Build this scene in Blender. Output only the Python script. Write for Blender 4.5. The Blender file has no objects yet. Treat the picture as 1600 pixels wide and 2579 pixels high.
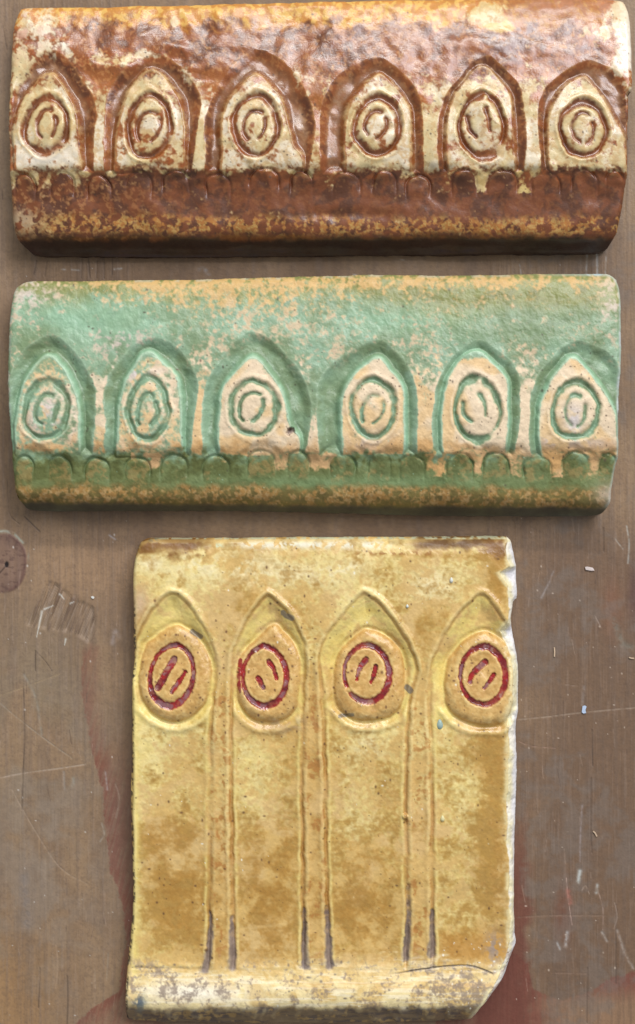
import bpy, math
import numpy as np

# ------------------------------------------------------------------ camera, world, lamps, exposure
S = 0.0002                 # metres for one photograph pixel on the board
CU, CV = 800.0, 1289.5     # the point of the board the camera looks straight at
D = 0.62                   # camera height above the board
scn = bpy.context.scene
COL = scn.collection
cam = bpy.data.cameras.new('camera'); camo = bpy.data.objects.new('camera', cam); COL.objects.link(camo)
cam.sensor_fit = 'VERTICAL'; cam.sensor_height = 24.0; cam.lens = 24.0 * D / (2579 * S)
cam.clip_start = 0.01; cam.clip_end = 50.0
camo.location = (0, 0, D); scn.camera = camo

wd = bpy.data.worlds.new('World'); scn.world = wd; wd.use_nodes = True
bg = wd.node_tree.nodes['Background']; bg.inputs[0].default_value = (0.93, 0.96, 1.0, 1); bg.inputs[1].default_value = 0.36

def area_lamp(name, loc, target, sx, sy, watts, col):
    l = bpy.data.lights.new(name, 'AREA'); l.shape = 'RECTANGLE'; l.size = sx; l.size_y = sy
    l.energy = watts; l.color = col
    o = bpy.data.objects.new(name, l); COL.objects.link(o); o.location = loc
    d = np.array(target, float) - np.array(loc, float)
    from mathutils import Vector
    o.rotation_euler = Vector(d).to_track_quat('-Z', 'Y').to_euler()
    return o
area_lamp('ceiling_tube_lamp', (0.55, 3.90, 2.55), (0, 0, 0), 2.6, 0.30, 112.0, (1.0, 0.98, 0.95))
area_lamp('window_light', (1.80, 2.55, 3.10), (0, 0, 0), 2.3, 1.6, 122.0, (0.95, 0.94, 1.0))

scn.view_settings.view_transform = 'Standard'; scn.view_settings.look = 'None'
scn.view_settings.exposure = 0.16; scn.view_settings.gamma = 1.0; scn.view_settings.use_curve_mapping = False

# ------------------------------------------------------------------ helpers: noise, curves, masks
_TAB = {}
def vnoise(x, y, seed):
    if seed not in _TAB: _TAB[seed] = np.random.default_rng(seed + 1000).random(65536, dtype=np.float32)
    T = _TAB[seed]; xf = np.floor(x); yf = np.floor(y); fx = x - xf; fy = y - yf
    xi = xf.astype(np.int32) & 255; yi = yf.astype(np.int32) & 255; x1 = (xi + 1) & 255; y0 = yi << 8; y1 = ((yi + 1) & 255) << 8
    fx = fx * fx * (3 - 2 * fx); fy = fy * fy * (3 - 2 * fy)
    a = T[y0 + xi]; b = T[y0 + x1]; c = T[y1 + xi]; d = T[y1 + x1]
    a = a + (b - a) * fx; c = c + (d - c) * fx
    return a + (c - a) * fy
def fbm(u, v, scale, octv=3, seed=0, gain=0.55):
    """fractal noise, mean 0.5, stretched to about 0..1"""
    if np.isscalar(scale): su = sv = scale
    else: su, sv = scale
    u = np.asarray(u, np.float32); v = np.asarray(v, np.float32); t = np.zeros_like(u); amp = 1.0; tot = 0.0; ca, sa = math.cos(0.6), math.sin(0.6)
    if su == sv: u, v = u * 0.845 - v * 0.535, u * 0.535 + v * 0.845
    x = u / su + 17.3 * seed; y = v / sv - 9.1 * seed
    if su == sv and octv < 5:      # bend the lattice so that no grid shows
        wx = vnoise(x * .83 + 5.2, y * .83 + 1.3, seed + 700); wy = vnoise(x * .83 + 8.7, y * .83 - 4.4, seed + 701)
        x, y = x + .75 * wx, y + .75 * wy
    for k in range(octv):
        t += amp * vnoise(x, y, seed * 31 + k); tot += amp; amp *= gain
        x, y = (x * ca - y * sa) * 2.03 + 3.1, (x * sa + y * ca) * 2.03 - 7.7
    t = t / tot
    return np.clip((t - 0.5) * 1.7 + 0.5, 0, 1)
def sm(a, b, x):
    t = np.clip((x - a) / (b - a), 0, 1); return t * t * (3 - 2 * t)
def blob(u, v, cu, cv, ru, rv):
    return np.exp(-(((u - cu) / ru) ** 2 + ((v - cv) / rv) ** 2))
def crom(pts, n=6, closed=False):
    P = np.array(pts, float); N = len(P); out = []
    rng = range(N) if closed else range(N - 1)
    for i in rng:
        if closed: p0, p1, p2, p3 = P[(i - 1) % N], P[i], P[(i + 1) % N], P[(i + 2) % N]
        else: p0, p1, p2, p3 = P[max(i - 1, 0)], P[i], P[i + 1], P[min(i + 2, N - 1)]
        for k in range(n):
            t = k / n
            out.append(0.5 * ((2 * p1) + (-p0 + p2) * t + (2 * p0 - 5 * p1 + 4 * p2 - p3) * t * t + (-p0 + 3 * p1 - 3 * p2 + p3) * t ** 3))
    if not closed: out.append(P[-1])
    return np.array(out)
def pdist(u, v, poly, closed=False):
    d2 = np.full(u.shape, 1e12); P = np.asarray(poly, float); n = len(P)
    for i in range(n if closed else n - 1):
        a = P[i]; b = P[(i + 1) % n]; e = b - a; L = e @ e
        if L < 1e-9: continue
        t = np.clip(((u - a[0]) * e[0] + (v - a[1]) * e[1]) / L, 0, 1)
        d2 = np.minimum(d2, (u - a[0] - t * e[0]) ** 2 + (v - a[1] - t * e[1]) ** 2)
    return np.sqrt(d2)
def pinside(u, v, poly):
    P = np.asarray(poly, float); n = len(P); c = np.zeros(u.shape, bool)
    for i in range(n):
        x1, y1 = P[i]; x2, y2 = P[(i + 1) % n]
        if y1 == y2: continue
        c ^= ((y1 > v) != (y2 > v)) & (u < (x2 - x1) * (v - y1) / (y2 - y1) + x1)
    return c
_BND = {}
def _bounds(u, v):
    k = (id(u), id(v))
    if k not in _BND: _BND[k] = (u, v, v.min(1), v.max(1), u.min(0), u.max(0))
    return _BND[k][2:]
def box_slice(u, v, x0, y0, x1, y1):
    vl, vh, ul, uh = _bounds(u, v)
    r = np.nonzero((vh >= y0) & (vl <= y1))[0]; c = np.nonzero((uh >= x0) & (ul <= x1))[0]
    if len(r) == 0 or len(c) == 0: return None
    return (slice(r[0], r[-1] + 1), slice(c[0], c[-1] + 1))
def local(u, v, poly, pad):
    P = np.asarray(poly); lo = P.min(0) - pad; hi = P.max(0) + pad
    return box_slice(u, v, lo[0], lo[1], hi[0], hi[1])
def sdf(u, v, poly):
    """positive inside the closed polygon"""
    d = pdist(u, v, poly, True); return np.where(pinside(u, v, poly), d, -d)
def line_mask(u, v, pts, w0, w1=None, smooth=True):
    """soft stroke of half width w0 (tapering to w1) along a curve"""
    P = crom(pts, 5) if smooth and len(pts) > 2 else np.array(pts, float)
    w1 = w0 if w1 is None else w1
    ix = local(u, v, P, max(w0, w1) * 3); m = np.zeros(u.shape)
    if ix is None: return m
    uu, vv = u[ix], v[ix]; best = np.zeros(uu.shape); n = len(P)
    for i in range(n - 1):
        a = P[i]; e = P[i + 1] - a; L = e @ e + 1e-9
        t = np.clip(((uu - a[0]) * e[0] + (vv - a[1]) * e[1]) / L, 0, 1)
        d = np.hypot(uu - a[0] - t * e[0], vv - a[1] - t * e[1])
        w = w0 + (w1 - w0) * (i + t) / (n - 1)
        best = np.maximum(best, np.exp(-(d / np.maximum(w, 0.3)) ** 2))
    m[ix] = best; return m
def C(r, g, b): return np.array([r, g, b], float) / 255.0
def mix(a, b, m):
    m = np.asarray(m)[..., None] if np.ndim(m) else m
    return a + (b - a) * m
def lin(c):
    c = np.clip(c, 0, 1); return np.where(c <= 0.04045, c / 12.92, ((c + 0.055) / 1.055) ** 2.4)
def box_blur(a, r):
    for ax in (0, 1):
        p = np.pad(a, [(r + 1, r) if k == ax else (0, 0) for k in (0, 1)], mode='edge'); c = np.cumsum(p, axis=ax)
        n = a.shape[ax]; i = np.arange(n)
        a = (np.take(c, i + 2 * r + 1, axis=ax) - np.take(c, i, axis=ax)) / (2 * r + 1)
    return a
def world_xy(u, v, zpx):
    k = S * (1 - zpx * S / D); return (u - CU) * k, (CV - v) * k
def side(pts, n, jit=0.0, seed=1):
    P = crom(pts, 10); d = np.r_[0, np.cumsum(np.hypot(*np.diff(P, axis=0).T))]; d /= d[-1]
    t = np.linspace(0, 1, n); Q = np.c_[np.interp(t, d, P[:, 0]), np.interp(t, d, P[:, 1])]
    if jit:
        w = np.sin(np.pi * t) ** 0.5
        Q[:, 0] += (fbm(Q[:, 0], Q[:, 1], 22, 4, seed) - 0.5) * 2 * jit * w
        Q[:, 1] += (fbm(Q[:, 0], Q[:, 1], 22, 4, seed + 5) - 0.5) * 2 * jit * w
    return Q
def coons(top, right, bottom, left, step, jit, seed):
    """a grid of points filling an outline given by four curves"""
    W = np.hypot(*np.diff(np.array(top, float), axis=0).T).sum(); H = np.hypot(*np.diff(np.array(left, float), axis=0).T).sum()
    nu, nv = int(W / step), int(H / step)
    T = side(top, nu, jit, seed); B = side(bottom, nu, jit, seed + 1); L = side(left, nv, jit, seed + 2); R = side(right, nv, jit, seed + 3)
    s = np.linspace(0, 1, nu)[None, :, None]; t = np.linspace(0, 1, nv)[:, None, None]
    P = (1 - t) * T[None] + t * B[None] + (1 - s) * L[:, None] + s * R[:, None] \
        - ((1 - s) * (1 - t) * T[0] + s * (1 - t) * T[-1] + (1 - s) * t * B[0] + s * t * B[-1])
    ring = np.vstack([T, R[1:], B[::-1][1:], L[::-1][1:-1]])
    return P[..., 0], P[..., 1], ring[::4]

# ------------------------------------------------------------------ materials
def base_mat(name, spec=0.5, coat=0.0, bump_scale=900.0, bump=0.15, var=0.10, rough_var=0.10):
    m = bpy.data.materials.new(name); m.use_nodes = True; nt = m.node_tree; N = nt.nodes; L = nt.links
    b = N['Principled BSDF']; b.inputs['Specular IOR Level'].default_value = spec
    b.inputs['Coat Weight'].default_value = coat; b.inputs['Coat Roughness'].default_value = 0.25
    a = N.new('ShaderNodeAttribute'); a.attribute_name = 'glaze'
    r = N.new('ShaderNodeAttribute'); r.attribute_name = 'gloss'
    tc = N.new('ShaderNodeTexCoord')
    n1 = N.new('ShaderNodeTexNoise'); n1.inputs['Scale'].default_value = bump_scale; n1.inputs['Detail'].default_value = 3
    n2 = N.new('ShaderNodeTexNoise'); n2.inputs['Scale'].default_value = 330.0; n2.inputs['Detail'].default_value = 5; n2.inputs['Roughness'].default_value = 0.7
    for n in (n1, n2): L.new(tc.outputs['Object'], n.inputs['Vector'])
    mr = N.new('ShaderNodeMapRange'); mr.inputs['From Min'].default_value = 0.25; mr.inputs['From Max'].default_value = 0.75
    mr.inputs['To Min'].default_value = 1 - var; mr.inputs['To Max'].default_value = 1 + var; L.new(n2.outputs['Fac'], mr.inputs['Value'])
    mx = N.new('ShaderNodeVectorMath'); mx.operation = 'SCALE'
    L.new(a.outputs['Color'], mx.inputs[0]); L.new(mr.outputs['Result'], mx.inputs['Scale']); L.new(mx.outputs['Vector'], b.inputs['Base Color'])
    ra = N.new('ShaderNodeMath'); ra.operation = 'MULTIPLY_ADD'; ra.inputs[1].default_value = rough_var * 2
    L.new(n2.outputs['Fac'], ra.inputs[0]); sub = N.new('ShaderNodeMath'); sub.operation = 'SUBTRACT'; sub.inputs[1].default_value = rough_var
    L.new(r.outputs['Fac'], sub.inputs[0]); L.new(sub.outputs[0], ra.inputs[2]); L.new(ra.outputs[0], b.inputs['Roughness'])
    bp = N.new('ShaderNodeBump'); bp.inputs['Strength'].default_value = bump; bp.inputs['Distance'].default_value = 0.0006
    L.new(n1.outputs['Fac'], bp.inputs['Height']); L.new(bp.outputs['Normal'], b.inputs['Normal'])
    L.new(bp.outputs['Normal'], b.inputs['Coat Normal'])
    return m
M_BROWN = base_mat('brown_glaze', 0.38, 0.50, 1000, 0.16, 0.18, 0.10)
M_GREEN = base_mat('green_glaze', 0.40, 0.12, 1100, 0.22, 0.17, 0.08)
M_YELLOW = base_mat('yellow_glaze', 0.45, 0.15, 800, 0.18, 0.14, 0.12)
M_WOOD = base_mat('worn_painted_wood', 0.35, 0.0, 900, 0.22, 0.13, 0.08)
def plain_mat(name, rgb, rough=0.6):
    m = bpy.data.materials.new(name); m.use_nodes = True; nt = m.node_tree; b = nt.nodes['Principled BSDF']
    n = nt.nodes.new('ShaderNodeTexNoise'); n.inputs['Scale'].default_value = 900
    cr = nt.nodes.new('ShaderNodeValToRGB'); c = lin(C(*rgb))
    cr.color_ramp.elements[0].position = .3; cr.color_ramp.elements[1].position = .75
    cr.color_ramp.elements[0].color = (*(c * 0.72), 1); cr.color_ramp.elements[1].color = (*np.minimum(c * 1.1, 1), 1)
    nt.links.new(n.outputs['Fac'], cr.inputs['Fac']); nt.links.new(cr.outputs['Color'], b.inputs['Base Color'])
    b.inputs['Roughness'].default_value = rough; return m

# ------------------------------------------------------------------ mesh building
def make_mesh(name, V, F, Nn, colr, gl, mat, parent=None, loc=None):
    me = bpy.data.meshes.new(name)
    V = np.asarray(V, np.float32); F = np.asarray(F, np.int32)
    me.vertices.add(len(V)); me.vertices.foreach_set('co', V.ravel())
    k = F.shape[1]; me.loops.add(F.size); me.loops.foreach_set('vertex_index', F.ravel())
    me.polygons.add(len(F)); me.polygons.foreach_set('loop_start', np.arange(0, F.size, k, dtype=np.int32))
    me.polygons.foreach_set('use_smooth', np.ones(len(F), bool))
    me.update(calc_edges=True)
    a = me.attributes.new('glaze', 'FLOAT_COLOR', 'POINT'); rgba = np.ones((len(V), 4), np.float32); rgba[:, :3] = lin(colr)
    a.data.foreach_set('color', rgba.ravel())
    g = me.attributes.new('gloss', 'FLOAT', 'POINT'); g.data.foreach_set('value', np.asarray(gl, np.float32))
    if Nn is not None: me.normals_split_custom_set_from_vertices(np.asarray(Nn, np.float32).tolist())
    me.materials.append(mat)
    o = bpy.data.objects.new(name, me); COL.objects.link(o)
    if parent: o.parent = parent
    return o
def root(name, label, cat, loc, group=None):
    o = bpy.data.objects.new(name, None); COL.objects.link(o); o.location = loc; o.empty_display_size = 0.02
    o['label'] = label; o['category'] = cat
    if group: o['group'] = group
    return o
def split_tile(rt, X, Y, Z, colr, gl, lab, table, mat, skirt_col, seed):
    """cut one continuous glazed surface into its parts. table: label -> (name, parent label or 0, optional text label)"""
    nv, nu = X.shape; ox, oy, _ = rt.location
    P = np.stack([X - ox, Y - oy, Z], -1)
    du = np.gradient(P, axis=1); dv = np.gradient(P, axis=0); Nn = np.cross(dv, du); Nn /= np.linalg.norm(Nn, axis=-1, keepdims=True) + 1e-12
    idx = np.arange(nv * nu).reshape(nv, nu)
    F = np.stack([idx[:-1, :-1], idx[1:, :-1], idx[1:, 1:], idx[:-1, 1:]], -1).reshape(-1, 4)
    fl = lab[:-1, :-1].ravel()
    Pf = P.reshape(-1, 3); Nf = Nn.reshape(-1, 3); Cf = colr.reshape(-1, 3); Gf = gl.ravel(); objs = {}
    for l in sorted(table, key=lambda q: (table[q][1] != 0, q)):
        name, par, text = (list(table[l]) + [None])[:3]
        ff = F[fl == l]
        if len(ff) == 0: continue
        uq, inv = np.unique(ff, return_inverse=True); ff = inv.reshape(-1, 4)
        V, Nl, Cl, Gl = Pf[uq], Nf[uq], Cf[uq], Gf[uq]
        if l == 0:     # the body also gets its sides and its underside
            loop = np.r_[idx[:, 0], idx[-1, 1:], idx[::-1, -1][1:], idx[0, ::-1][1:-1]]
            A = Pf[loop]; tg = np.roll(A, -1, 0) - np.roll(A, 1, 0); out = np.stack([tg[:, 1], -tg[:, 0], 0 * tg[:, 0]], -1)
            out /= np.linalg.norm(out, axis=1, keepdims=True) + 1e-12
            n = len(loop); rings = []; uu = A[:, 0] / S; vv = A[:, 1] / S
            for q, f in enumerate((1.0, 0.66, 0.33, 0.0)):
                B = A.copy(); B[:, 2] = np.maximum(A[:, 2] * f, 0.0003)
                if q: B[:, :2] += out[:, :2] * ((fbm(uu, vv + q * 90, 30, 3, seed + q) - 0.55) * 3.0 * S)[:, None]
                rings.append(B)
            b0 = len(V); sc = mix(np.tile(skirt_col, (n, 1)), Cf[loop], 0.35)
            sc = sc * (0.85 + 0.3 * fbm(uu, vv, 12, 3, seed)[:, None])
            V = np.vstack([V] + rings + [A.mean(0, keepdims=True) * [1, 1, 0] + [0, 0, 0.0003]])
            Nl = np.vstack([Nl] + [out] * 4 + [[[0, 0, -1]]]); Cl = np.vstack([Cl] + [sc] * 4 + [[skirt_col]]); Gl = np.r_[Gl, np.full(4 * n + 1, 0.75)]
            i = np.arange(n); j = (i + 1) % n
            for q in range(3):
                ff = np.vstack([ff, np.stack([b0 + q * n + i, b0 + (q + 1) * n + i, b0 + (q + 1) * n + j, b0 + q * n + j], -1)])
            cb = b0 + 4 * n; e = np.arange(0, n, 2); ff = np.vstack([ff, np.stack([b0 + 3 * n + (e + 2) % n, b0 + 3 * n + e + 1, b0 + 3 * n + e, np.full(len(e), cb)], -1)])
            o = make_mesh(name, V, ff, Nl, Cl, Gl, mat, rt)
        else:
            o = make_mesh(name, V, ff, Nl, Cl, Gl, mat, objs[par] if par else rt)
        if text: o['label'] = text
        objs[l] = o
    return objs
def dots(colr, u, v, rng, n, box, rmin, rmax, rgb, prob=None, strength=0.85):
    for _ in range(n):
        cu = rng.uniform(box[0], box[2]); cv = rng.uniform(box[1], box[3]); r = rmin + (rmax - rmin) * rng.random() ** 2.5
        ix = box_slice(u, v, cu - 3 * r - 2, cv - 3 * r - 2, cu + 3 * r + 2, cv + 3 * r + 2)
        if ix is None: continue
        if prob is not None and rng.random() > prob[ix][(np.hypot(u[ix] - cu, v[ix] - cv) < r + 2)].sum() / max(1, (np.hypot(u[ix] - cu, v[ix] - cv) < r + 2).sum()): continue
        e = rng.uniform(0.7, 1.4)
        m = np.exp(-((((u[ix] - cu) * e) ** 2 + ((v[ix] - cv) / e) ** 2) / (r * r)) ** 1.5) * strength
        colr[ix] = mix(colr[ix], rgb, m)

# ------------------------------------------------------------------ the board
def make_board():
    def axis(segs):
        out = []
        for a, b, st in segs: out.append(np.arange(a, b, st))
        return np.r_[np.concatenate(out), segs[-1][1]].astype(float)
    us = axis([(-900, -20, 40), (-20, 350, 2.0), (350, 1230, 8), (1230, 1620, 2.0), (1620, 2500, 40)])
    vs = axis([(-900, -20, 40), (-20, 620, 5), (620, 720, 2.2), (720, 1230, 6), (1230, 2600, 2.1), (2600, 3500, 40)])
    u, v = np.meshgrid(us, vs)
    nA = fbm(u, v, (60, 400), 3, 3); nB = fbm(u, v, (9, 260), 4, 4); nC = fbm(u, v, (3.2, 70), 3, 5); nD = fbm(u, v, 110, 3, 6); nE = fbm(u, v, 5, 2, 7)
    nS = fbm(u, v, 34, 4, 8)
    c = mix(C(127, 106, 86), C(113, 93, 76), sm(.2, .8, nA * .4 + nD * .6))
    right = sm(1150, 1450, u + (nD - .5) * 120) * sm(1240, 1420, v); c = mix(c, C(96, 76, 62), right * 0.85)
    c = mix(c, C(143, 116, 92), blob(u, v, 200, 1440, 190, 90) * .6)
    c = mix(c, C(120, 106, 88), blob(u, v, 90, 1780, 130, 220) * sm(.3, .7, nD) * .7)
    c = mix(c, C(139, 105, 68), blob(u, v, 30, 2520, 130, 170) * .5)
    c = mix(c, C(148, 128, 114), sm(40, -10, u) * sm(900, 500, v) * .4)
    c = np.clip(c * 1.13 * np.array([1.01, 1.0, 0.95]), 0, 1); c = mix(c, C(104, 88, 77), sm(.5, .9, nB) * .25); c = mix(c, C(150, 132, 118), sm(.62, .9, nC) * .22)
    c = mix(c, C(92, 76, 66), sm(.6, .85, nE) * .18)
    # worn-through red ground: the left strip beside the yellow tile
    edge = np.interp(v, [1560, 1620, 1700, 1790, 1850, 1930, 2000, 2100, 2200, 2235, 2300, 2380, 2450, 2500, 2540, 2579, 2700],
                     [214, 213, 204, 209, 222, 240, 258, 268, 276, 292, 312, 318, 306, 296, 232, 190, 150]) + (nS - .5) * 9 + (nE - .5) * 5
    red = sm(-2, 3, u - edge) * sm(1615, 1640, v + (nS - .5) * 20) * (u < 420)
    fadein = sm(60, 0, u - edge) * .55 + .45 * sm(1800, 2050, v)
    c = mix(c, mix(C(130, 84, 66), C(116, 74, 60), nA), red * (.55 + .45 * sm(.3, .55, fbm(u * .96 + v * .26, v, (5, 70), 3, 9))) * np.clip(fadein * 1.2, 0, 1))
    # and the lower right
    be = np.interp(u, [1180, 1330, 1345, 1420, 1500, 1540, 1600, 1700], [2300, 2430, 2500, 2520, 2490, 2462, 2450, 2430]) + (nS - .5) * 12
    red2 = sm(-3, 4, v - be) * (u > 1100); rc = mix(C(120, 74, 60), C(140, 110, 84), sm(1300, 1480, u + (nD - .5) * 160) * sm(2465, 2540, v))
    c = mix(c, rc, red2 * (.6 + .35 * sm(.25, .55, fbm(u, v, (6, 60), 3, 10))))
    strip = sm(1350, 1312, u + (nS - .5) * 26) * sm(1980, 2250, v) * (u > 1200); c = mix(c, C(106, 62, 50), strip * .8)
    c = mix(c, C(110, 62, 46), blob(u, v, 1420, 2300, 22, 70) * .5); c = mix(c, C(132, 86, 62), blob(u, v, 1545, 1530, 26, 70) * .55)
    c = mix(c, C(84, 58, 54), blob(u, v, 1600, 1500, 18, 70) * .6)
    c = mix(c, C(146, 134, 120), blob(u, v, 110, 2150, 190, 420) * sm(.35, .75, nD * .6 + nS * .4) * .5); c = mix(c, C(118, 108, 100), sm(.5, .8, nS * .5 + nD * .5) * sm(1250, 1330, u) * .45)
    z = (nB - .5) * 1.2 + (nC - .5) * 0.7
    # knot
    kd = np.hypot((u - 8) / 60, (v - 1418) / 76) + (nS - .5) * .07
    knot = sm(1.03, .93, kd); c = mix(c, mix(C(124, 97, 84), C(106, 80, 72), sm(.4, .95, kd)), knot * .6)
    c = mix(c, C(92, 62, 56), np.exp(-((kd - .93) / .06) ** 2) * .45 * (u > 20)); c = mix(c, C(166, 172, 158), np.exp(-((kd - 1.06) / .05) ** 2) * sm(1420, 1380, v) * sm(.4, .6, nS) * .8)
    c = mix(c, C(70, 48, 44), sm(.6, .8, fbm(u, v, (12, 6), 3, 12)) * knot * .35)
    c = mix(c, C(28, 20, 18), sm(1, .6, np.hypot((u - 16) / 6, (v - 1422) / 9))); z += knot * 2.0 - 3 * sm(1.3, .6, np.hypot((u - 16) / 6, (v - 1422) / 9))
    c = mix(c, C(45, 32, 28), line_mask(u, v, [(16, 1424), (-5, 1447)], 1.5) * .8)
    # splintered patch below the knot
    sp = sm(0, 14, sdf(u, v, crom([(60, 1570), (95, 1500), (130, 1460), (190, 1500), (240, 1530), (245, 1590), (225, 1625), (180, 1600), (110, 1590)], 5, True)))
    a = u * .94 + v * .34; tear = fbm(a, v, (6, 90), 3, 20)
    z += sp * ((tear - .5) * 9 - 1.5); c = mix(c, C(100, 82, 72), sp * sm(.5, .85, tear) * .5); c = mix(c, C(158, 142, 128), sp * sm(.45, .15, tear) * .4)
    for a_, b_ in (((104, 1540), (92, 1605)), ((110, 1535), (135, 1525)), ((165, 1610), (162, 1625)), ((150, 1497), (160, 1510)), ((176, 1520), (186, 1516))):
        c = mix(c, C(214, 216, 208), line_mask(u, v, [a_, b_], 2.6, 1.0) * .75)
    # scratches and drag marks
    sc = [([(0, 1752), (70, 1728), (150, 1698)], 1.2, C(158, 136, 104), .7), ([(0, 1960), (60, 1948), (150, 1936), (215, 1926)], 1.7, C(174, 156, 138), .85),
          ([(0, 1772), (40, 1806), (110, 1860), (180, 1910)], 1.6, C(150, 140, 126), .55), ([(30, 1990), (80, 2080), (150, 2185), (220, 2228)], 1.8, C(158, 138, 118), .6),
          ([(60, 1700), (90, 1760), (104, 1850)], 3.5, C(144, 138, 126), .55), ([(90, 1640), (115, 1668), (130, 1690)], 1.0, C(80, 66, 56), .7),
          ([(1305, 1813), (1380, 1806), (1460, 1796), (1600, 1783)], 1.5, C(158, 140, 122), .8), ([(1310, 1869), (1340, 1880), (1400, 1885)], 1.0, C(160, 130, 112), .7),
          ([(1305, 2312), (1400, 2307), (1530, 2308)], 1.8, C(134, 112, 94), .6), ([(1365, 1505), (1385, 1465), (1395, 1440)], 2.5, C(160, 152, 150), .6),
          ([(1400, 2452), (1480, 2454)], 1.2, C(140, 114, 96), .6), ([(1425, 1725), (1456, 1729)], .9, C(160, 140, 124), .6),
          ([(1580, 1325), (1586, 1370), (1583, 1418)], 2.2, C(176, 176, 170), .7), ([(1552, 1358), (1570, 1382)], 2.0, C(170, 168, 162), .55),
          ([(1468, 2030), (1464, 2090), (1462, 2170)], 2.2, C(160, 148, 148), .6), ([(1428, 2212), (1432, 2260), (1442, 2330)], 1.1, C(188, 160, 146), .8),
          ([(1466, 2245), (1476, 2232), (1486, 2252)], 1.2, C(180, 160, 144), .7), ([(1508, 2245), (1520, 2290), (1520, 2345)], 1.3, C(170, 146, 132), .7),
          ([(1550, 2275), (1556, 2310), (1548, 2340)], 1.4, C(160, 142, 128), .7), ([(1556, 2345), (1575, 2400), (1596, 2440)], 4.0, C(162, 150, 140), .7),
          ([(1518, 2350), (1530, 2372)], 3.5, C(168, 160, 152), .7), ([(1430, 2350), (1426, 2385)], 4.5, C(182, 180, 178), .75), ([(1404, 2375), (1412, 2392)], 3, C(176, 176, 174), .7),
          ([(1462, 2195), (1458, 2222)], 5, C(190, 196, 192), .85), ([(1506, 2230), (1503, 2250)], 4, C(184, 186, 182), .75), ([(1432, 2245), (1437, 2275)], 6, C(166, 108, 92), .7),
          ([(265, 1945), (270, 1990)], 2.5, C(176, 176, 176), .5), ([(290, 1975), (300, 2010), (292, 2060)], 2.2, C(160, 140, 124), .5), ([(256, 2075), (262, 2100), (252, 2120)], 2.2, C(168, 160, 148), .55),
          ([(140, 2380), (146, 2430), (140, 2490)], 1.8, C(164, 138, 112), .6), ([(190, 2430), (188, 2470)], 1.6, C(158, 132, 108), .5), ([(238, 2440), (240, 2490)], 1.8, C(160, 142, 122), .5), ([(272, 2400), (268, 2470)], 1.8, C(156, 144, 128), .5),
          ([(60, 2210), (66, 2330)], 14, C(124, 116, 112), .45), ([(160, 1945), (162, 1990)], 3, C(154, 150, 146), .5), ([(184, 1962), (182, 1980)], 5, C(154, 154, 144), .5),
          ([(1545, 1560), (1570, 1620), (1590, 1630)], 9, C(120, 122, 112), .5), ([(1500, 1550), (1515, 1580)], 1.2, C(170, 150, 136), .7), ([(1472, 1730), (1468, 1775)], 4, C(140, 130, 124), .5),
          ([(1310, 665), (1314, 690)], 2, C(176, 172, 170), .6), ([(1480, 640), (1478, 690)], 2.5, C(182, 182, 180), .65), ([(1505, 640), (1506, 690)], 3, C(190, 190, 188), .7), ([(1528, 645), (1526, 690)], 2, C(180, 178, 176), .6),
          ([(500, 680), (512, 672), (524, 690)], 3, C(160, 160, 164), .6), ([(155, 677), (165, 678)], 2, C(180, 180, 178), .7), ([(180, 678), (200, 680)], 2, C(176, 176, 174), .6), ([(288, 677), (306, 675)], 2.5, C(184, 182, 180), .7),
          ([(283, 1620), (290, 1590), (300, 1605)], 6, C(158, 148, 146), .5), ([(275, 1348), (290, 1358)], 2.5, C(176, 170, 174), .6)]
    for pts, w, cc, st in sc:
        m = line_mask(u, v, pts, w) * (0.45 + .55 * sm(.25, .6, fbm(u, v, 9, 3, int(pts[0][0]) % 97)))
        c = mix(c, cc, m * st); z -= m * 0.8
    cracks = [[(58, 1735), (61, 1850), (58, 1925), (56, 1960), (54, 2040)], [(169, 2460), (170, 2520), (168, 2579), (168, 2640)], [(88, 1640), (88, 1690)], [(1490, 1960), (1489, 2080), (1492, 2150)],
              [(1481, 2440), (1480, 2579)], [(1553, 2280), (1553, 2480)], [(1521, 1330), (1522, 1390)], [(1493, 1840), (1494, 1930)], [(100, 2440), (96, 2540)],
              [(92, 655), (85, 690)], [(118, 655), (112, 695)], [(206, 650), (204, 700)], [(222, 650), (226, 700)], [(244, 655), (242, 700)], [(262, 650), (262, 700)], [(283, 650), (282, 690)],
              [(18, 1210), (22, 1290), (48, 1320)], [(60, 1300), (100, 1340)], [(5, 480), (6, 500)], [(5, 60), (16, 120)]]
    for pts in cracks:
        m = line_mask(u, v, pts, 1.5); c = mix(c, C(66, 54, 46), m * (.1 + .5 * fbm(u, v, (8, 50), 2, 13))); z -= m * 1.5
    rng = np.random.default_rng(5)
    for _ in range(110):     # short nicks along the grain
        cu = rng.choice([rng.uniform(-10, 330), rng.uniform(1310, 1610)]); cv = rng.uniform(1290, 2590); L = rng.uniform(6, 46); dx = rng.uniform(-.25, .18) * L
        m = line_mask(u, v, [(cu, cv), (cu + dx, cv - L)], rng.uniform(.6, 1.3)); c = mix(c, C(172, 150, 132) if rng.random() < .6 else C(78, 62, 54), m * rng.uniform(.15, .5))
    dots(c, u, v, rng, 45, (0, 1290, 330, 2579), 1.0, 2.6, C(206, 200, 192)); dots(c, u, v, rng, 60, (1300, 1290, 1600, 2579), 1.0, 2.6, C(206, 190, 172))
    dots(c, u, v, rng, 14, (60, 645, 1540, 695), 1.0, 2.2, C(206, 200, 192))
    X = (u - CU) * S; Y = (CV - v) * S; z = z * S * sm(0, 60, u + 20) * sm(0, 60, 1650 - u) - 0.0009
    rough = .50 + .14 * nD - .12 * red - .06 * red2
    nv, nu = u.shape; idx = np.arange(u.size).reshape(nv, nu)
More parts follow.
